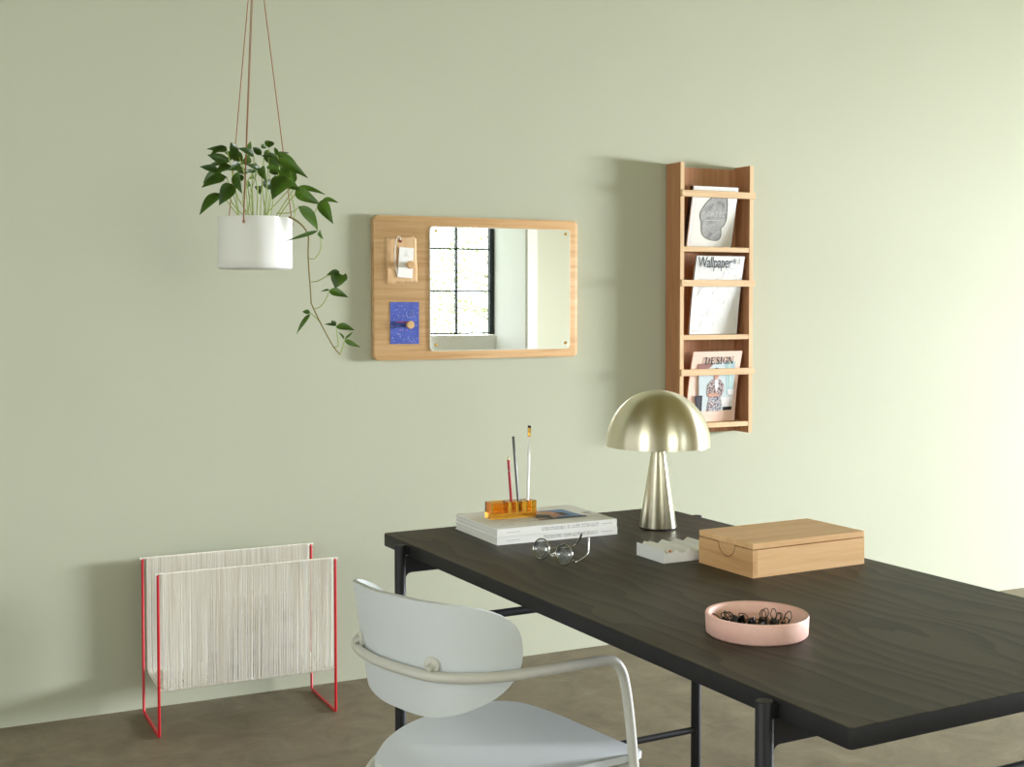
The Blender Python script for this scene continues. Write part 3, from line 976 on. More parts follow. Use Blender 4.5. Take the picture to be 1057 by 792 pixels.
# seat
seat_pts = [(-0.064, -0.02), (-0.060, 0.015), (-0.030, 0.054), (0.015, 0.100), (0.075, 0.142), (0.140, 0.168), (0.23, 0.182), (0.300, 0.174), (0.338, 0.148), (0.358, 0.105), (0.368, 0.028), (0.370, -0.09), (0.371, -0.190), (0.374, -0.222), (0.366, -0.236), (0.345, -0.236), (0.306, -0.234), (0.20, -0.225), (0.10, -0.208), (0.02, -0.165), (-0.035, -0.105), (-0.058, -0.06)]
sp = [(v.x, v.y) for v in catmull([(a, b_, 0) for a, b_ in seat_pts], 5, True)]
MB().prism(sp, XY, 0.443, 0.456, 0.0015).build('seat', chair_mat, chair, SM)
for yy in (0.105, -0.120):
    sg = 1 if yy > 0 else -1
    leg = catmull([(0.25, yy * 0.95, 0.4335), (0.11, yy, 0.4335), (0.045, yy, 0.432), (0.006, yy - 0.004 * sg, 0.425), (-0.028, yy - 0.012 * sg, 0.405), (-0.048, yy - 0.016 * sg, 0.35), (-0.095, yy + 0.02 * sg, 0.0)], 6)
    MB().tube(leg, 0.0095, 14).build('rear_leg', chair_tube, chair, SM)
MB().tube([(0.342, -0.240, 0.432), (0.335, -0.15, 0.433), (0.328, 0.12, 0.433), (0.324, 0.204, 0.432)], 0.0085, 12).build('seat_rail', chair_tube, chair, SM)

# ------------------------------------------------------------------ lamp
lamp = thing('table_lamp', 'brushed champagne metal mushroom lamp on the far right of the desk', 'lamp', (1.681, 2.629, 0.7402))
prof = []
for k in range(25):
    a = radians(90 * k / 24)
    prof.append((0.1275 * sin(a) ** 0.97 if k else 0, 0.2050 + 0.1340 * cos(a)))
prof[-1] = (0.1275, 0.2060)
outer = prof + [(0.1275, 0.2020), (0.1255, 0.2020)]
inner = []
for k in range(24, -1, -1):
    a = radians(90 * k / 24)
    inner.append((0.1255 * sin(a) ** 0.97 if k else 0, 0.2050 + 0.1320 * cos(a)))
MB().lathe(outer, n=96).build('lamp_shade', lamp_metal, lamp, SM)
MB().lathe([(0.1255, 0.2020)] + inner[1:], n=96).build('shade_lining', shade_inside, lamp, SM)
MB().lathe([(0, 0.0035), (0.0455, 0.0035), (0.0460, 0.005), (0.0150, 0.2045), (0.0150, 0.235), (0, 0.235)], n=64).build('stem', lamp_metal, lamp, SM)
MB().lathe([(0, 0), (0.0440, 0), (0.0445, 0.001), (0.0445, 0.0036), (0, 0.0036)], n=48).build('base_ring', mat('black_rubber', (14, 14, 14), 0.7), lamp, SM)
MB().lathe([(0.014, 0.235), (0.016, 0.240), (0.016, 0.262), (0.0, 0.262)], n=24).build('socket', mat('white_bakelite', (220, 220, 214), 0.5), lamp, SM)
MB().lathe([(0, 0.262), (0.011, 0.264), (0.020, 0.280), (0.022, 0.292), (0.017, 0.306), (0, 0.313)], n=24).build('bulb', mat('opal_bulb', (240, 240, 236), 0.3), lamp, SM)

# ------------------------------------------------------------------ books
def book(label, x0, x1, y0, y1, z0, z1, rot):
    cx, cy = (x0 + x1) / 2, (y0 + y1) / 2
    o = thing('book', label, 'book', (cx, cy, z0), rot, 'white books under the pen holder')
    hx, hy, h = (x1 - x0) / 2, (y1 - y0) / 2, z1 - z0
    MB().box(-hx, hx, -hy, hy, 0, 0.0016, 0.0003).build('back_cover', paper, o)
    MB().box(-hx, hx, -hy, hy, h - 0.0016, h, 0.0003).build('front_cover', paper, o)
    MB().box(-hx, hx, -hy, -hy + 0.0016, 0.0016, h - 0.0016).build('spine', paper, o)
    MB().box(-hx + 0.002, hx - 0.002, -hy + 0.0017, hy - 0.002, 0.0017, h - 0.0017).build('page_block', page_mat, o)
    rnd = random.Random(int(z0 * 1000))
    sp_ = MB()
    # two rows of fine illegible lettering on the spine
    x = -hx + 0.115
    while x < hx - 0.055:
        l = rnd.uniform(0.0018, 0.004)
        if rnd.random() > 0.14:
            for zz in (h * 0.58, h * 0.34):
                for q in (0, 1):
                    sp_.box(x + q * l, x + q * l + 0.0006, -hy - 0.0003, -hy + 0.0001, zz, zz + 0.0032)
                sp_.box(x, x + l, -hy - 0.0003, -hy + 0.0001, zz + rnd.choice((0, 0.0014, 0.0028)), zz + 0.0004 + rnd.choice((0, 0.0014, 0.0028)))
        x += l + 0.0016
    for k in range(8):
        sp_.box(-hx + 0.024 + k * 0.0045, -hx + 0.027 + k * 0.0045, -hy - 0.0003, -hy + 0.0001, h * .46, h * .46 + 0.0016)
    for k in range(5):
        sp_.box(hx - 0.042 + k * 0.006, hx - 0.038 + k * 0.006, -hy - 0.0003, -hy + 0.0001, h * .50, h * .50 + 0.002)
    sp_.build('spine_lettering', mat('pale_grey_ink', (198, 199, 202), 0.7), o)
    return o, hx, hy, h


book('lower white hardback of the pair stacked on the desk', 1.229, 1.5465, 2.597, 2.836, 0.7402, 0.7582, 0.0)
bk, hx, hy, h = book('upper white hardback with a blue sky picture on its cover, under the amber pen holder', 1.2285, 1.5455, 2.598, 2.834, 0.7586, 0.7770, radians(0.4))
pic = MB()
L_ = lambda x, y: (x - (1.2285 + 1.5455) / 2, y - (2.598 + 2.834) / 2)
quad = [(1.372, 2.660), (1.498, 2.658), (1.493, 2.777), (1.372, 2.777)]
pic.prism([L_(*q) for q in quad], XY, h, h + 0.0004)
pc = pic.build('cover_picture', mat('blue_sky_print', (112, 150, 200), 0.6), bk)
def onc(polys, name, rgb, lift):
    b_ = MB()
    for p in polys:
        b_.prism([L_(*q) for q in p], XY, h + lift, h + lift + 0.0003)
    b_.build(name, mat(name + '_print', rgb, 0.6), pc)
onc([[(1.372, 2.660), (1.415, 2.660), (1.44, 2.70), (1.425, 2.777), (1.372, 2.777)]], 'picture_sand', (200, 164, 136), 0.0006)
onc([[(1.376, 2.690), (1.412, 2.672), (1.424, 2.712), (1.395, 2.735)]], 'picture_shadow', (78, 84, 92), 0.0010)
onc([[(1.372, 2.660), (1.498, 2.658), (1.498, 2.669), (1.44, 2.676), (1.372, 2.664)], [(1.45, 2.700), (1.472, 2.695), (1.47, 2.73), (1.45, 2.74)]], 'picture_figure', (84, 70, 66), 0.0012)
onc([[(1.425, 2.70), (1.45, 2.69), (1.452, 2.75), (1.43, 2.765)]], 'picture_skin', (206, 150, 120), 0.0012)
sl = MB()
for k in range(4):
    sl.box(*[L_(1.515, 0)[0], L_(1.538, 0)[0]], L_(0, 2.700 + k * 0.005)[1], L_(0, 2.7025 + k * 0.005)[1], h, h + 0.0003)
for k in range(5):
    sl.box(L_(1.262 + k * .0065, 0)[0], L_(1.266 + k * .0065, 0)[0], L_(0, 2.640)[1], L_(0, 2.6425)[1], h, h + 0.0003)
sl.box(L_(1.335, 0)[0], L_(1.372, 0)[0], L_(0, 2.660)[1], L_(0, 2.6615)[1], h, h + 0.0003)
sl.build('cover_lettering', mat('mid_grey_ink', (140, 140, 144), 0.7), bk)

# ------------------------------------------------------------------ amber pen holder
hx0, hx1, hy0, hy1, hz0, hz1 = 1.268, 1.388, 2.711, 2.748, 0.7775, 0.8170
ph_o = MB().box(hx0, hx1, hy0, hy1, hz0, hz1, 0.0008).build('pen_holder', amber)
cuts = [(1.2745, 1.3135, hy0 + 0.005, hy1 - 0.005, hz0 + 0.0125, hz1 + 0.01)]
for x in (1.332, 1.3495, 1.3725):
    cuts.append((x - 0.0050, x + 0.0050, 2.7245, 2.7355, hz0 + 0.012, hz1 + 0.01))
for c in cuts:
    cb = MB().box(*c).build('cutter', amber)
    md = ph_o.modifiers.new('pocket', 'BOOLEAN'); md.operation = 'DIFFERENCE'; md.object = cb; md.solver = 'EXACT'
    dg = bpy.context.evaluated_depsgraph_get(); dg.update()
    me = bpy.data.meshes.new_from_object(ph_o.evaluated_get(dg))
    ph_o.modifiers.clear()
    ph_o.data = me
    bpy.data.objects.remove(cb)
tag(ph_o, 'transparent amber acrylic pen holder with slots, standing on the white books', 'pen holder')


def pencil(name, label, cat, p0, p1, r, m, parts):
    p0, p1 = Vector(p0), Vector(p1)
    L = (p1 - p0).length
    o = thing(name, label, cat, p0)
    o.rotation_euler = (p1 - p0).to_track_quat('Z', 'Y').to_euler()
    parts(o, L, r, m)
    return o


def hexbody(o, z0, z1, r, m, n=6):
    MB().lathe([(0, z0), (r, z0), (r, z1), (0, z1)], n=n).build('barrel', m, o, radians(20) if n > 8 else None)


def red_parts(o, L, r, m):
    hexbody(o, 0.0, L * 0.945, r, m, 8)
    MB().lathe([(r * 1.02, L * .945), (r * 1.02, L * .965), (r * .55, L * .985), (0, L * .985)], n=16).build('collar', mat('cream_plastic', (236, 226, 190), 0.5), o, SM)
    MB().lathe([(r * .3, L * .985), (r * .3, L), (0, L)], n=10).build('push_tip', mat('dark_tip', (60, 66, 60), 0.5), o)
    MB().lathe([(r * 1.1, L * .74), (r * 1.1, L * .755), (r * .9, L * .755)], n=12).build('ring', steel, o)


red_m = mat('red_lacquer', (170, 22, 36), 0.35)
pencil('pencil', 'short red pencil in the left slot of the amber holder', 'pencil', (1.3315, 2.7300, 0.7900), (1.3215, 2.7300, 0.9235), 0.0036, red_m, red_parts)
grey_m = mat('graphite_grey_lacquer', (96, 100, 98), 0.4)
pencil('pencil', 'plain dark grey pencil in the middle slot of the amber holder', 'pencil', (1.3505, 2.7300, 0.7900), (1.3348, 2.7300, 0.9715), 0.0033, grey_m, lambda o, L, r, m: hexbody(o, 0, L, r, m))


def white_parts(o, L, r, m):
    hexbody(o, 0, L * .87, r, m)
    MB().lathe([(r * 1.02, L * .87), (r * 1.08, L * .90), (r * 1.0, L * .91), (r * 1.08, L * .93), (r * 1.15, L * .975), (0, L * .975)], n=16).build('ferrule', mat('gold_ferrule', (222, 178, 92), 0.25, 1.0), o, SM)
    MB().box(-r * 1.15, r * 1.15, -r * .7, r * .7, L * .972, L, 0.0008).build('eraser', mat('black_eraser', (14, 14, 14), 0.8), o)
    b_ = MB()
    for k in range(9):
        if k == 2: continue
        b_.box(-0.0007, 0.0009, -r - 0.0002, -r * .85, L * .80 - k * 0.0034, L * .80 - k * 0.0034 + 0.0024)
    b_.build('stamp', mat('grey_stamp', (120, 120, 124), 0.6), o)


pencil('pencil', 'tall white pencil with gold ferrule and black eraser, right slot of the amber holder', 'pencil', (1.3722, 2.7300, 0.7900), (1.3785, 2.7300, 0.9960), 0.0037, mat('white_lacquer', (240, 240, 236), 0.35), white_parts)

# ------------------------------------------------------------------ spectacles, lying upside down
gls = thing('eyeglasses', 'round wire-rimmed eyeglasses with open temples, on the desk before the books', 'glasses', (1.285, 2.41, 0.7403))
GO = Vector(gls.location)
wire = mat('gunmetal_wire', (176, 174, 170), 0.22, 1.0)
hl = Vector((1.2417, 2.446, 0)); hr = Vector((1.270, 2.311, 0))
ax = (hr - hl).normalized()
FW = (hr - hl).length
for c in (0.225, 0.775):
    cpos = hl + ax * (FW * c)
    cpos.z = 0.7403 + 0.0228
    rm = MB()
    le = MB()
    ring = []
    for k in range(40):
        a = 2 * pi * k / 40
        ring.append(cpos + ax * (0.0262 * cos(a)) + Vector((0, 0, 0.0215 * sin(a))) + Vector((0.004 * sin(a), 0, 0)) - GO)
    rm.tube(ring, 0.0016, 8, True)
    rim = rm.build('rim', wire, gls, SM)
    c0 = le.bm.verts.new(cpos - GO)
    vs = [le.bm.verts.new(p) for p in ring]
    for k in range(40):
        le.bm.faces.new((c0, vs[k], vs[(k + 1) % 40]))
    l_ = le.build('lens', lens_glass, rim, SM)
    sol = l_.modifiers.new('thickness', 'SOLIDIFY'); sol.thickness = 0.0014; sol.offset = 0
bp = [hl + ax * (FW * t) + Vector((dx, 0, z)) for t, dx, z in ((0.420, 0.0, 0.7630), (0.45, -0.004, 0.7600), (0.50, -0.006, 0.7585), (0.55, -0.004, 0.7600), (0.580, 0, 0.7630))]
MB().tube([p - GO for p in catmull(bp, 5)], 0.0012, 8).build('bridge', wire, gls, SM)
for t, sgn in ((0.435, 1), (0.55, -1)):
    p = hl + ax * (FW * t)
    MB().tube([Vector((p.x, p.y, 0.756)) - GO, Vector((p.x + 0.008, p.y, 0.752)) - GO], [0.0008, 0.0030], 8).build('nose_pad', mat('clear_silicone', (220, 220, 214), 0.3), gls, SM)
t1 = [(1.2425, 2.443, 0.758), (1.244, 2.447, 0.756), (1.252, 2.4495, 0.7545), (1.31, 2.466, 0.750), (1.356, 2.480, 0.7455), (1.368, 2.480, 0.752), (1.374, 2.472, 0.765), (1.376, 2.466, 0.777)]
t2 = [(1.2695, 2.314, 0.756), (1.272, 2.312, 0.7535), (1.279, 2.316, 0.7505), (1.315, 2.356, 0.7455), (1.344, 2.390, 0.7440), (1.354, 2.399, 0.7490), (1.358, 2.403, 0.763), (1.359, 2.405, 0.781)]
for t_p in (t1, t2):
    c = catmull([Vector(p) - GO for p in t_p], 6)
    n = len(c)
    MB().tube(c, [0.0016 if k < n * .55 else 0.0016 + 0.0010 * (k - n * .55) / (n * .45) for k in range(n)], 8).build('temple', wire, gls, SM)

# ------------------------------------------------------------------ grooved white tray and pencil stub
tr = thing('desk_tray', 'white frosted acrylic pen tray with wavy grooves, on the desk beside the oak box', 'tray', (1.530, 2.316, 0.7402), radians(1.0))
prof = []
x0, x1 = -0.070, 0.064
pitch = (x1 - x0) / 4
prof = [(x0, 0.0), (x1, 0.0)]
up = []
for k in range(4):
    a0 = x0 + pitch * k
    for q in range(10):
        f = q / 10
        # steep rise after a scooped valley
        up.append((a0 + pitch * f, 0.0285 - 0.0115 * sin(pi * min(1, f / 0.98)) ** 0.9 * (1 - 0.35 * f) - 0.0025 * f * 0))
up.append((x1, 0.0285))
prof += up[::-1]
MB().prism(prof, XZ, -0.0535, 0.0535, 0.0006, 1).build('tray_body', acrylic_white, tr, radians(25))
stub = thing('crayon', 'white pencil stub with a copper coloured core, lying in a groove of the white tray', 'pencil', (1.4775, 2.317, 0.7647), radians(1.0))
b_ = MB().tube([(0, -0.052, 0), (0, 0.045, 0)], 0.0058, 18)
b_.build('barrel', mat('white_lacquer', (240, 240, 236), 0.35), stub, SM)
MB().tube([(0, -0.0545, 0), (0, -0.0515, 0)], [0.0024, 0.0034], 14).build('core', mat('copper_core', (188, 104, 52), 0.4), stub, SM)

# ------------------------------------------------------------------ oak box with finger-tab lid
bxo = thing('wooden_box', 'closed oak box with a half-round lid tab, on the right of the desk', 'box', (1.5365, 2.241, 0.7402), radians(2.4))
BW, BD, BH, LT, GAP = 0.300, 0.178, 0.070, 0.0125, 0.0014
ctr, rad = -0.094, 0.0265
zs = BH - LT       # underside of the lid
# left face (x = 0): wall with round notch
poly = [(0, 0), (0, zs - GAP)]
for k in range(17):
    a = radians(180 * k / 16)
    poly.append((ctr + (rad + GAP) * cos(a), zs - GAP - (rad) * sin(a)))
poly += [(-BD, zs - GAP), (-BD, 0)]
MB().prism(poly, YZ, 0.0, 0.012).build('left_wall', box_y, bxo)
MB().box(0.012, BW, -BD, -BD + 0.012, 0, zs - GAP).build('front_wall', box_x, bxo)
MB().box(0.012, BW, -0.012, 0, 0, zs - GAP).build('rear_wall', box_x, bxo)
MB().box(BW - 0.012, BW, -BD + 0.012, -0.012, 0, zs - GAP).build('right_wall', box_y, bxo)
MB().box(0.012, BW - 0.012, -BD + 0.012, -0.012, 0.0, 0.006).build('bottom', box_x, bxo)
MB().box(0.0125, BW - 0.0125, -BD + 0.0125, -0.0125, 0.0062, zs - 0.004).build('gap_shade_block', mat('gap_shade_colour', (40, 28, 20), 0.9), bxo)  # added dark block, stands for the shade seen through the lid gap
lid = MB().box(0, BW, -BD, 0, zs, BH, 0.0010).build('lid', box_x, bxo)
poly = [(ctr + rad, zs)]
for k in range(17):
    a = radians(180 * k / 16)
    poly.append((ctr + (rad - 0.0002) * cos(a), zs - 0.0002 - (rad - 0.0008) * sin(a)))
poly.append((ctr - rad, zs))
MB().prism(poly[1:-1], YZ, 0.0003, 0.0115).build('finger_tab', box_y, lid)

# ------------------------------------------------------------------ pink bowl and black clips
BWX, BWY = 1.2945, 1.7175
bowl = MB().lathe([(0, 0), (0.080, 0), (0.0845, 0.0035), (0.0860, 0.033), (0.0850, 0.0352), (0.0800, 0.0352), (0.0785, 0.0335), (0.0740, 0.0185), (0.066, 0.0115), (0.05, 0.0090), (0, 0.0085)], n=72).build('bowl', pink, None, radians(50))
bowl.location = (BWX, BWY, 0.7402)
tag(bowl, 'shallow round blush pink stoneware bowl holding black clips', 'bowl')


def make_clip(wire_m=black_clip):
    o = bpy.data.objects.new('binder_clip', None)
    COL.objects.link(o)
    w2 = 0.0075
    MB().prism([(-0.0042, 0.0), (-0.0005, 0.0095), (0.0005, 0.0095), (0.0042, 0.0), (0.0034, 0.0), (0, 0.0085), (-0.0034, 0.0)], XZ, -w2, w2).build('clip_body', black_clip, o)
    MB().box(-0.0042, 0.0042, -w2, w2, -0.0006, 0.0002).build('clip_spine', black_clip, o)
    for s in (-1, 1):
        p = []
        for k in range(15):
            a = radians(-60 + 300 * k / 14)
            p.append((0.0008 * s + 0.0045 * s + 0.010 * s * 0.35 * (1 + sin(a)), 0.0055 * cos(a) * (1.0 if sin(a) < 0.3 else 0.9), 0.0175 + 0.0085 * sin(a)))
        p = [(0.0009 * s, 0.0030, 0.0085)] + p + [(0.0009 * s, -0.0030, 0.0085)]
        MB().tube(catmull(p, 3), 0.0008, 6).build('wire_handle', wire_m, o, SM)
    return o


clips = []
proto = make_clip()
spots = [(-0.050, 0.018, .012), (-0.036, 0.006, .012), (-0.042, -0.012, .011), (-0.022, 0.016, .013), (-0.026, -0.004, .013), (-0.014, -0.018, .012), (-0.004, 0.010, .014), (-0.008, -0.006, .021), (0.008, -0.010, .012), (0.012, 0.014, .012), (0.022, -0.018, .012), (0.030, 0.004, .012), (0.034, 0.020, .012), (0.044, -0.010, .012), (-0.030, 0.026, .012), (-0.020, 0.004, .022), (-0.034, -0.002, .021)]
where = ['at the left rim of the pile', 'left in the pile', 'at the near left of the pile', 'at the back of the pile', 'in the middle of the pile', 'at the near side of the pile', 'behind the middle of the pile', 'on top of the middle of the pile', 'right of the middle of the pile', 'at the far right of the pile', 'at the near right of the pile', 'lying loose to the right', 'lying loose at the back right', 'rightmost in the bowl', 'at the far left of the pile', 'second on top of the pile', 'topmost at the left of the pile']
rnd = random.Random(21)
bend_z = Vector((0, 0, 0))
for i, (dx, dy, dz) in enumerate(spots):
    if i == 0:
        o = proto
    else:
        o = proto.copy(); COL.objects.link(o)
        for ch in proto.children:
            c = ch.copy(); COL.objects.link(c); c.parent = o
    # camera-right and camera-forward in the desk plane
    px_ = BWX + dx * cos(radians(26)) + dy * sin(radians(26))
    py_ = BWY - dx * sin(radians(26)) + dy * cos(radians(26))
    o.location = (px_, py_, 0.7402 + dz)
    o.rotation_euler = (rnd.uniform(0.85, 1.75) * rnd.choice((-1, 1)), rnd.uniform(-0.5, 0.5), rnd.uniform(0, 6.28))
    if i in (9, 11, 13):
        o.rotation_euler = (rnd.uniform(0.0, 0.3), rnd.uniform(-0.2, 0.2), radians(60) + rnd.uniform(-.4, .4))
    tag(o, 'black wire-handled binder clip in the pink bowl, ' + where[i], 'clip', 'black clips in the pink bowl')

# ------------------------------------------------------------------ string magazine holder on the floor
RXR, RXL, RYF, RYB, RZT = 1.2345, 0.690, 3.796, 4.053, 0.490
hold = thing('magazine_holder', 'red metal floor rack slung with white cotton strings, beside the sage wall', 'magazine holder', ((RXR + RXL) / 2, (RYF + RYB) / 2, 0))
HO = Vector(hold.location)
for x in (RXR, RXL):
    sgn = 1 if x == RXR else -1
    p = [(x - 0.003 * sgn, RYF, RZT), (x, RYF, RZT - 0.002), (x, RYF, RZT - 0.01), (x, RYF, 0.012), (x, RYF + 0.003, 0.0065), (x, RYF + 0.010, 0.0048), (x, RYB - 0.010, 0.0048), (x, RYB - 0.003, 0.0065), (x, RYB, 0.012), (x, RYB, RZT - 0.01), (x, RYB, RZT - 0.002), (x - 0.003 * sgn, RYB, RZT)]
    MB().tube([Vector(q) - HO for q in p], 0.0043, 10).build('end_frame', red_steel, hold, SM)
for y in (RYF, RYB):
    MB().tube([Vector((RXL - 0.008, y, RZT)) - HO, Vector((RXR + 0.008, y, RZT)) - HO], 0.0040, 10).build('top_rod', string_mat, hold, SM)
MB().tube([Vector((RXL, RYF + 0.002, 0.143)) - HO, Vector((RXR - 0.004, RYF + 0.002, 0.143)) - HO], 0.0032, 8).build('bottom_rod', string_mat, hold, SM)
ss = MB()
rnd = random.Random(5)
N = 285
for k in range(N):
    x = RXL + 0.012 + (RXR - RXL - 0.022) * (k + rnd.uniform(-.35, .35)) / (N - 1)
    j = rnd.uniform(-.0012, .0012)
    r = rnd.uniform(0.00095, 0.00135)
    path = [(x, RYF + 0.004, RZT + 0.003), (x, RYF - 0.0048, RZT), (x + j, RYF - 0.003, 0.32), (x + 2 * j, RYF - 0.0022, 0.15), (x + 2 * j, RYF + 0.001, 0.138), (x + 2 * j, RYF + 0.03, 0.131), (x + j, RYF + 0.12, 0.128), (x, RYB - 0.03, 0.131), (x, RYB - 0.002, 0.142), (x - j, RYB - 0.002, 0.32), (x, RYB - 0.0048, RZT), (x, RYB + 0.004, RZT + 0.003)]
    ss.tube([Vector(q) - HO for q in path], r, 4, False, False)
so = ss.build('string_sling', string_mat, hold, 3.14)
so['kind'] = 'stuff'
mgs = MB().box(-0.14, 0.14, -0.005, 0.005, 0, 0.255, 0.001).build('magazine', mat('pale_magazine_cover', (214, 210, 206), 0.6))
noise_col(MATS['pale_magazine_cover'], [(0.36, (170, 164, 160)), (0.5, (222, 220, 218)), (0.7, (240, 238, 236))], (1, 1, 1), 9, 4, 0.6)
mgs.location = (0.985, RYF + 0.035, 0.1345)
mgs.rotation_euler = (radians(-4), 0, 0)
tag(mgs, 'pale magazine dimly seen through the white strings of the red floor rack', 'magazine')

# ------------------------------------------------------------------ hanging planter
PX, PY, PZ0, PZ1, PR = 0.8755, 3.3665, 1.382, 1.520, 0.0985
planter = thing('hanging_plant', 'trailing green houseplant in a white pot hung on thin leather cords', 'plant', (PX, PY, PZ0))
PO = Vector(planter.location)
# pot with a pinched pleat at the right
pm = MB()
NS = 96
def pot_r(a, v, R):
    d = (a - radians(-52) + pi) % (2 * pi) - pi
    pinch = math.exp(-(d / 0.16) ** 2) * max(0.0, (v - 0.35) / 0.65) ** 1.3
    side = math.exp(-((abs(d) - 0.30) / 0.16) ** 2) * max(0.0, (v - 0.35) / 0.65)
    return R - 0.022 * pinch + 0.003 * side
rows = []
for v, R in ((0, 0.0), (0, 0.5), (0, 0.955), (0.03, 1.0), (0.2, 1.0), (0.4, 1.0), (0.55, 1.0), (0.7, 1.0), (0.85, 1.0), (1.0, 1.0)):
    z = v * (PZ1 - PZ0)
    rows.append([(pot_r(2 * pi * k / NS, v, PR * R) * cos(2 * pi * k / NS), pot_r(2 * pi * k / NS, v, PR * R) * sin(2 * pi * k / NS), z) for k in range(NS)] if R > 0 else None)
for v in (1.0, 0.85, 0.7, 0.6):
    z = v * (PZ1 - PZ0) + (0.0 if v < 1 else 0.0)
    rows.append([((pot_r(2 * pi * k / NS, v, PR) - 0.005) * cos(2 * pi * k / NS), (pot_r(2 * pi * k / NS, v, PR) - 0.005) * sin(2 * pi * k / NS), z) for k in range(NS)])
vr = [[pm.bm.verts.new(p) for p in r] for r in rows if r]
cb = pm.bm.verts.new((0, 0, 0))
for k in range(NS):
    pm.bm.faces.new((cb, vr[0][(k + 1) % NS], vr[0][k]))
for a, b_ in zip(vr, vr[1:]):
    for k in range(NS):
        pm.bm.faces.new((a[k], a[(k + 1) % NS], b_[(k + 1) % NS], b_[k]))
pm.build('pot', ceramic, planter, radians(50))
MB().lathe([(0, 0.100), (0.0, 0.104), (0.05, 0.103), (0.085, 0.100), (0.091, 0.096)], n=32).build('soil', soil_mat, planter, SM)
APEX = Vector((0.887, 3.391, 2.303)) - PO
for px_ang in (-95, 25, 145):
    a = radians(px_ang - 26)
    e = Vector((PR * cos(a), PR * sin(a), PZ1 - PZ0 - 0.008))
    cm = MB()
    e2 = e + Vector((0.0035 * cos(a), 0.0035 * sin(a), -0.006))
    o3 = Vector((0.0022 * sin(a), -0.0022 * cos(a), 0))
    if px_ang == -95:
        cm.tube([APEX + o3, e2 + o3 * 0.3], 0.0011, 6)
        cm.tube([APEX - o3, e2 - o3 * 0.3], 0.0011, 6)
    else:
        cm.tube([APEX, e2], 0.0014, 6)
    cm.tube([e2 + Vector((0, 0, -0.006)), e2 + Vector((0, 0, 0.001))], 0.0030, 8)
    cm.build('cord', leather, planter, SM)
MB().tube([APEX, Vector((APEX.x, APEX.y, 2.9 - PO.z))], 0.0028, 8).build('hanging_cord', leather, planter, SM)


def leaf(mb, base, tip, w, k):
    base, tip = Vector(base), Vector(tip)
    d = tip - base
    L = d.length
    d.normalize()
    view = Vector((0.438, 0.899, 0))        # into the room
    s = d.cross(view)
    if s.length < 0.05:
        s = Vector((1, 0, 0))
    s.normalize()
    # turn the blade a little about its midrib
    ang = radians((37 * k) % 70 - 35)
    n = s.cross(d).normalized()
    s2 = (s * cos(ang) + n * sin(ang)).normalized()
    n2 = s2.cross(d).normalized()
    if n2.z < 0:
        n2 = -n2
    NL = 10
    rows_ = []
    ww = w / max(0.55, cos(ang)) * 0.66
    for j in range(NL + 1):
        t = j / NL
        half = ww * (sin(pi * t ** 0.72)) ** 0.9 * (1 - 0.25 * t) if 0 < t < 1 else 0.0004
        c = base + d * (L * t) + n2 * (0.10 * L * sin(pi * t))
        lift = half * 0.32
        rows_.append([mb.bm.verts.new(c + s2 * half + n2 * lift), mb.bm.verts.new(c + s2 * half * .5 + n2 * lift * .36), mb.bm.verts.new(c), mb.bm.verts.new(c - s2 * half * .5 + n2 * lift * .36), mb.bm.verts.new(c - s2 * half + n2 * lift)])
    for a, b_ in zip(rows_, rows_[1:]):
        for q in range(4):
            mb.bm.faces.new((a[q], a[q + 1], b_[q + 1], b_[q]))


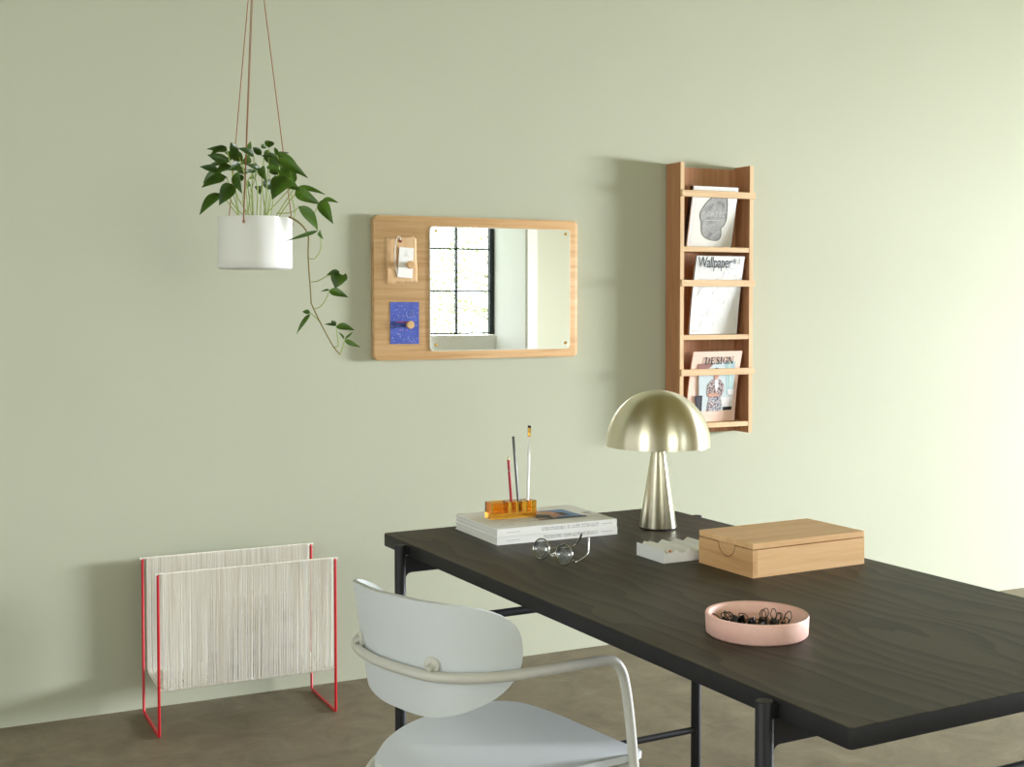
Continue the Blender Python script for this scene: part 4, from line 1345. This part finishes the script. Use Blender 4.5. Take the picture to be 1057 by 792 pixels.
LEAVES=[
((0.858, 3.304, 1.677), (0.812, 3.293, 1.694), 0.0153),
((0.886, 3.334, 1.684), (0.858, 3.315, 1.701), 0.0154),
((0.892, 3.288, 1.699), (0.889, 3.256, 1.713), 0.0178),
((0.888, 3.29, 1.698), (0.867, 3.266, 1.702), 0.0102),
((0.906, 3.246, 1.669), (0.858, 3.236, 1.67), 0.0126),
((0.916, 3.298, 1.68), (0.904, 3.271, 1.699), 0.0102),
((0.926, 3.326, 1.691), (0.966, 3.272, 1.654), 0.0129),
((0.92, 3.295, 1.672), (0.982, 3.23, 1.618), 0.0230),
((0.871, 3.296, 1.642), (0.831, 3.282, 1.652), 0.0127),
((0.856, 3.269, 1.634), (0.819, 3.254, 1.631), 0.0076),
((0.881, 3.314, 1.651), (0.884, 3.277, 1.61), 0.0205),
((0.874, 3.239, 1.644), (0.905, 3.189, 1.621), 0.0125),
((0.909, 3.176, 1.613), (0.867, 3.161, 1.553), 0.0420),
((0.959, 3.285, 1.609), (0.942, 3.261, 1.644), 0.0154),
((0.92, 3.215, 1.609), (0.943, 3.169, 1.579), 0.0225),
((0.955, 3.253, 1.593), (1.016, 3.189, 1.573), 0.0127),
((0.937, 3.194, 1.583), (0.986, 3.136, 1.543), 0.0275),
((1.01, 3.203, 1.559), (1.04, 3.154, 1.55), 0.0114),
((1.001, 3.184, 1.557), (1.02, 3.139, 1.495), 0.0276),
((0.946, 3.199, 1.541), (0.981, 3.146, 1.477), 0.0250),
((0.984, 3.156, 1.477), (0.904, 3.161, 1.45), 0.0087),
((1.004, 3.202, 1.481), (1.003, 3.168, 1.456), 0.0101),
((0.829, 3.315, 1.611), (0.811, 3.291, 1.626), 0.0153),
((1.046, 3.167, 1.372), (1.012, 3.172, 1.364), 0.0126),
((1.044, 3.167, 1.369), (1.032, 3.161, 1.329), 0.0327),
((1.062, 3.18, 1.347), (1.063, 3.169, 1.369), 0.0127),
((1.021, 3.177, 1.324), (1.062, 3.145, 1.306), 0.0176),
((1.021, 3.177, 1.326), (0.998, 3.177, 1.321), 0.0050),
((0.975, 3.197, 1.266), (0.954, 3.196, 1.269), 0.0101),
((0.975, 3.197, 1.263), (0.94, 3.201, 1.211), 0.0101),
((1.036, 3.166, 1.233), (1.005, 3.17, 1.236), 0.0063),
((1.036, 3.166, 1.233), (1.021, 3.162, 1.246), 0.0101),
((1.036, 3.166, 1.231), (1.075, 3.135, 1.221), 0.0151),
((1.055, 3.155, 1.196), (1.088, 3.127, 1.177), 0.0113),
((1.053, 3.156, 1.198), (1.037, 3.154, 1.216), 0.0050),
((1.055, 3.155, 1.198), (1.071, 3.137, 1.217), 0.0050),
((0.802, 3.307, 1.647), (0.754, 3.296, 1.624), 0.0227),
((0.805, 3.362, 1.668), (0.748, 3.357, 1.68), 0.0205),
((0.826, 3.341, 1.682), (0.801, 3.321, 1.712), 0.0179),
((0.789, 3.256, 1.597), (0.75, 3.239, 1.54), 0.0324),
((0.788, 3.335, 1.619), (0.726, 3.331, 1.591), 0.0229),
((0.813, 3.269, 1.649), (0.778, 3.251, 1.631), 0.0200),
((0.771, 3.308, 1.576), (0.714, 3.301, 1.518), 0.0252),
((0.847, 3.365, 1.691), (0.856, 3.328, 1.718), 0.0155),
((0.796, 3.243, 1.626), (0.801, 3.204, 1.569), 0.0223),
((0.786, 3.393, 1.644), (0.734, 3.385, 1.651), 0.0155),
]
VINE= [(0.932, 3.239, 1.516), (0.95, 3.23, 1.506), (0.965, 3.222, 1.491), (0.976, 3.215, 1.47), (0.977, 3.214, 1.45), (0.976, 3.214, 1.42), (0.977, 3.211, 1.374), (0.979, 3.209, 1.344), (0.981, 3.207, 1.299), (0.982, 3.206, 1.289), (0.996, 3.197, 1.253), (1.011, 3.189, 1.22), (1.031, 3.177, 1.178), (1.047, 3.169, 1.157)]
STALKS=[
[(0.98, 3.22, 1.347), (1.0, 3.21, 1.349), (1.023, 3.199, 1.362), (1.051, 3.186, 1.37)] ,
[(0.988, 3.213, 1.276), (1.004, 3.206, 1.281), (1.018, 3.2, 1.299), (1.027, 3.196, 1.324)] ,
[(1.005, 3.203, 1.24), (0.992, 3.211, 1.256), (0.981, 3.216, 1.266)] ,
[(1.036, 3.186, 1.177), (1.046, 3.181, 1.18), (1.044, 3.183, 1.205), (1.042, 3.185, 1.23)] ,
[(1.05, 3.179, 1.157), (1.055, 3.177, 1.172), (1.062, 3.174, 1.195)] ,
[(0.981, 3.222, 1.408), (0.994, 3.215, 1.408), (1.008, 3.209, 1.43), (1.009, 3.21, 1.458), (1.007, 3.212, 1.479)] ,
[(0.989, 3.222, 1.511), (0.999, 3.218, 1.534), (1.01, 3.213, 1.557)] ,
[(0.843, 3.321, 1.508), (0.853, 3.319, 1.579), (0.872, 3.312, 1.648)] ,
[(0.845, 3.32, 1.508), (0.834, 3.327, 1.559), (0.842, 3.325, 1.605), (0.861, 3.317, 1.636)] ,
[(0.866, 3.31, 1.508), (0.869, 3.311, 1.579), (0.863, 3.316, 1.636), (0.861, 3.318, 1.676)] ,
[(0.882, 3.302, 1.508), (0.89, 3.301, 1.592), (0.895, 3.301, 1.641), (0.898, 3.301, 1.699)] ,
[(0.891, 3.297, 1.508), (0.881, 3.305, 1.579), (0.882, 3.307, 1.648)] ,
[(0.905, 3.291, 1.508), (0.94, 3.248, 1.577), (0.952, 3.243, 1.593)] ,
[(0.946, 3.243, 1.509), (0.949, 3.243, 1.539), (0.938, 3.278, 1.615)] ,
[(0.912, 3.287, 1.508), (0.94, 3.248, 1.562), (0.958, 3.24, 1.585)] ,
[(0.914, 3.287, 1.528), (0.939, 3.247, 1.528), (0.96, 3.237, 1.542), (0.958, 3.238, 1.544)] ,
[(0.898, 3.294, 1.508), (0.908, 3.292, 1.579), (0.921, 3.288, 1.643), (0.917, 3.292, 1.682)] ,
[(0.859, 3.313, 1.508), (0.823, 3.333, 1.567), (0.81, 3.342, 1.63), (0.811, 3.342, 1.651)] ,
[(0.85, 3.318, 1.508), (0.809, 3.339, 1.554), (0.794, 3.349, 1.61)] ,
[(0.873, 3.306, 1.508), (0.924, 3.284, 1.567), (0.95, 3.245, 1.605)] ,
[(0.831, 3.327, 1.508), (0.809, 3.339, 1.541), (0.784, 3.352, 1.577)] ,
[(0.854, 3.315, 1.508), (0.846, 3.322, 1.592), (0.827, 3.335, 1.676)] ,
]
fo = MB()
for k, (b0, t0, w0) in enumerate(LEAVES):
    leaf(fo, Vector(b0) - PO, Vector(t0) - PO, w0, k)
# fuller crown: extra leaves between the measured ones
rnd = random.Random(8)
for k in range(20):
    a = rnd.uniform(0, 2 * pi)
    q = rnd.uniform(0.02, 0.10)
    base = Vector((q * cos(a), q * sin(a), rnd.uniform(0.22, 0.325)))
    out = Vector((cos(a), sin(a), rnd.uniform(-0.7, 0.5))).normalized()
    leaf(fo, base, base + out * rnd.uniform(0.05, 0.085), rnd.uniform(0.014, 0.026), k + 60)
    if k % 2 == 0:
        STALKS.append([tuple(Vector((0.5 * base.x, 0.5 * base.y, 0.10)) + PO), tuple(Vector((0.7 * base.x, 0.7 * base.y, 0.5 * base.z + 0.06)) + PO), tuple(base + PO)])
fo.build('foliage', leaf_mat, planter, 3.14)
vm = MB()
vp = catmull([Vector(p) - PO for p in VINE], 3)
nv = len(vp)
vm.tube(vp, [0.0026 - 0.0010 * k / nv for k in range(nv)], 7)
vine = vm.build('vine', vine_mat, planter, 3.14)
for p in STALKS:
    MB().tube(catmull([Vector(q) - PO for q in p], 4), 0.00135, 6).build('stalk', stalk_mat, planter, 3.14)
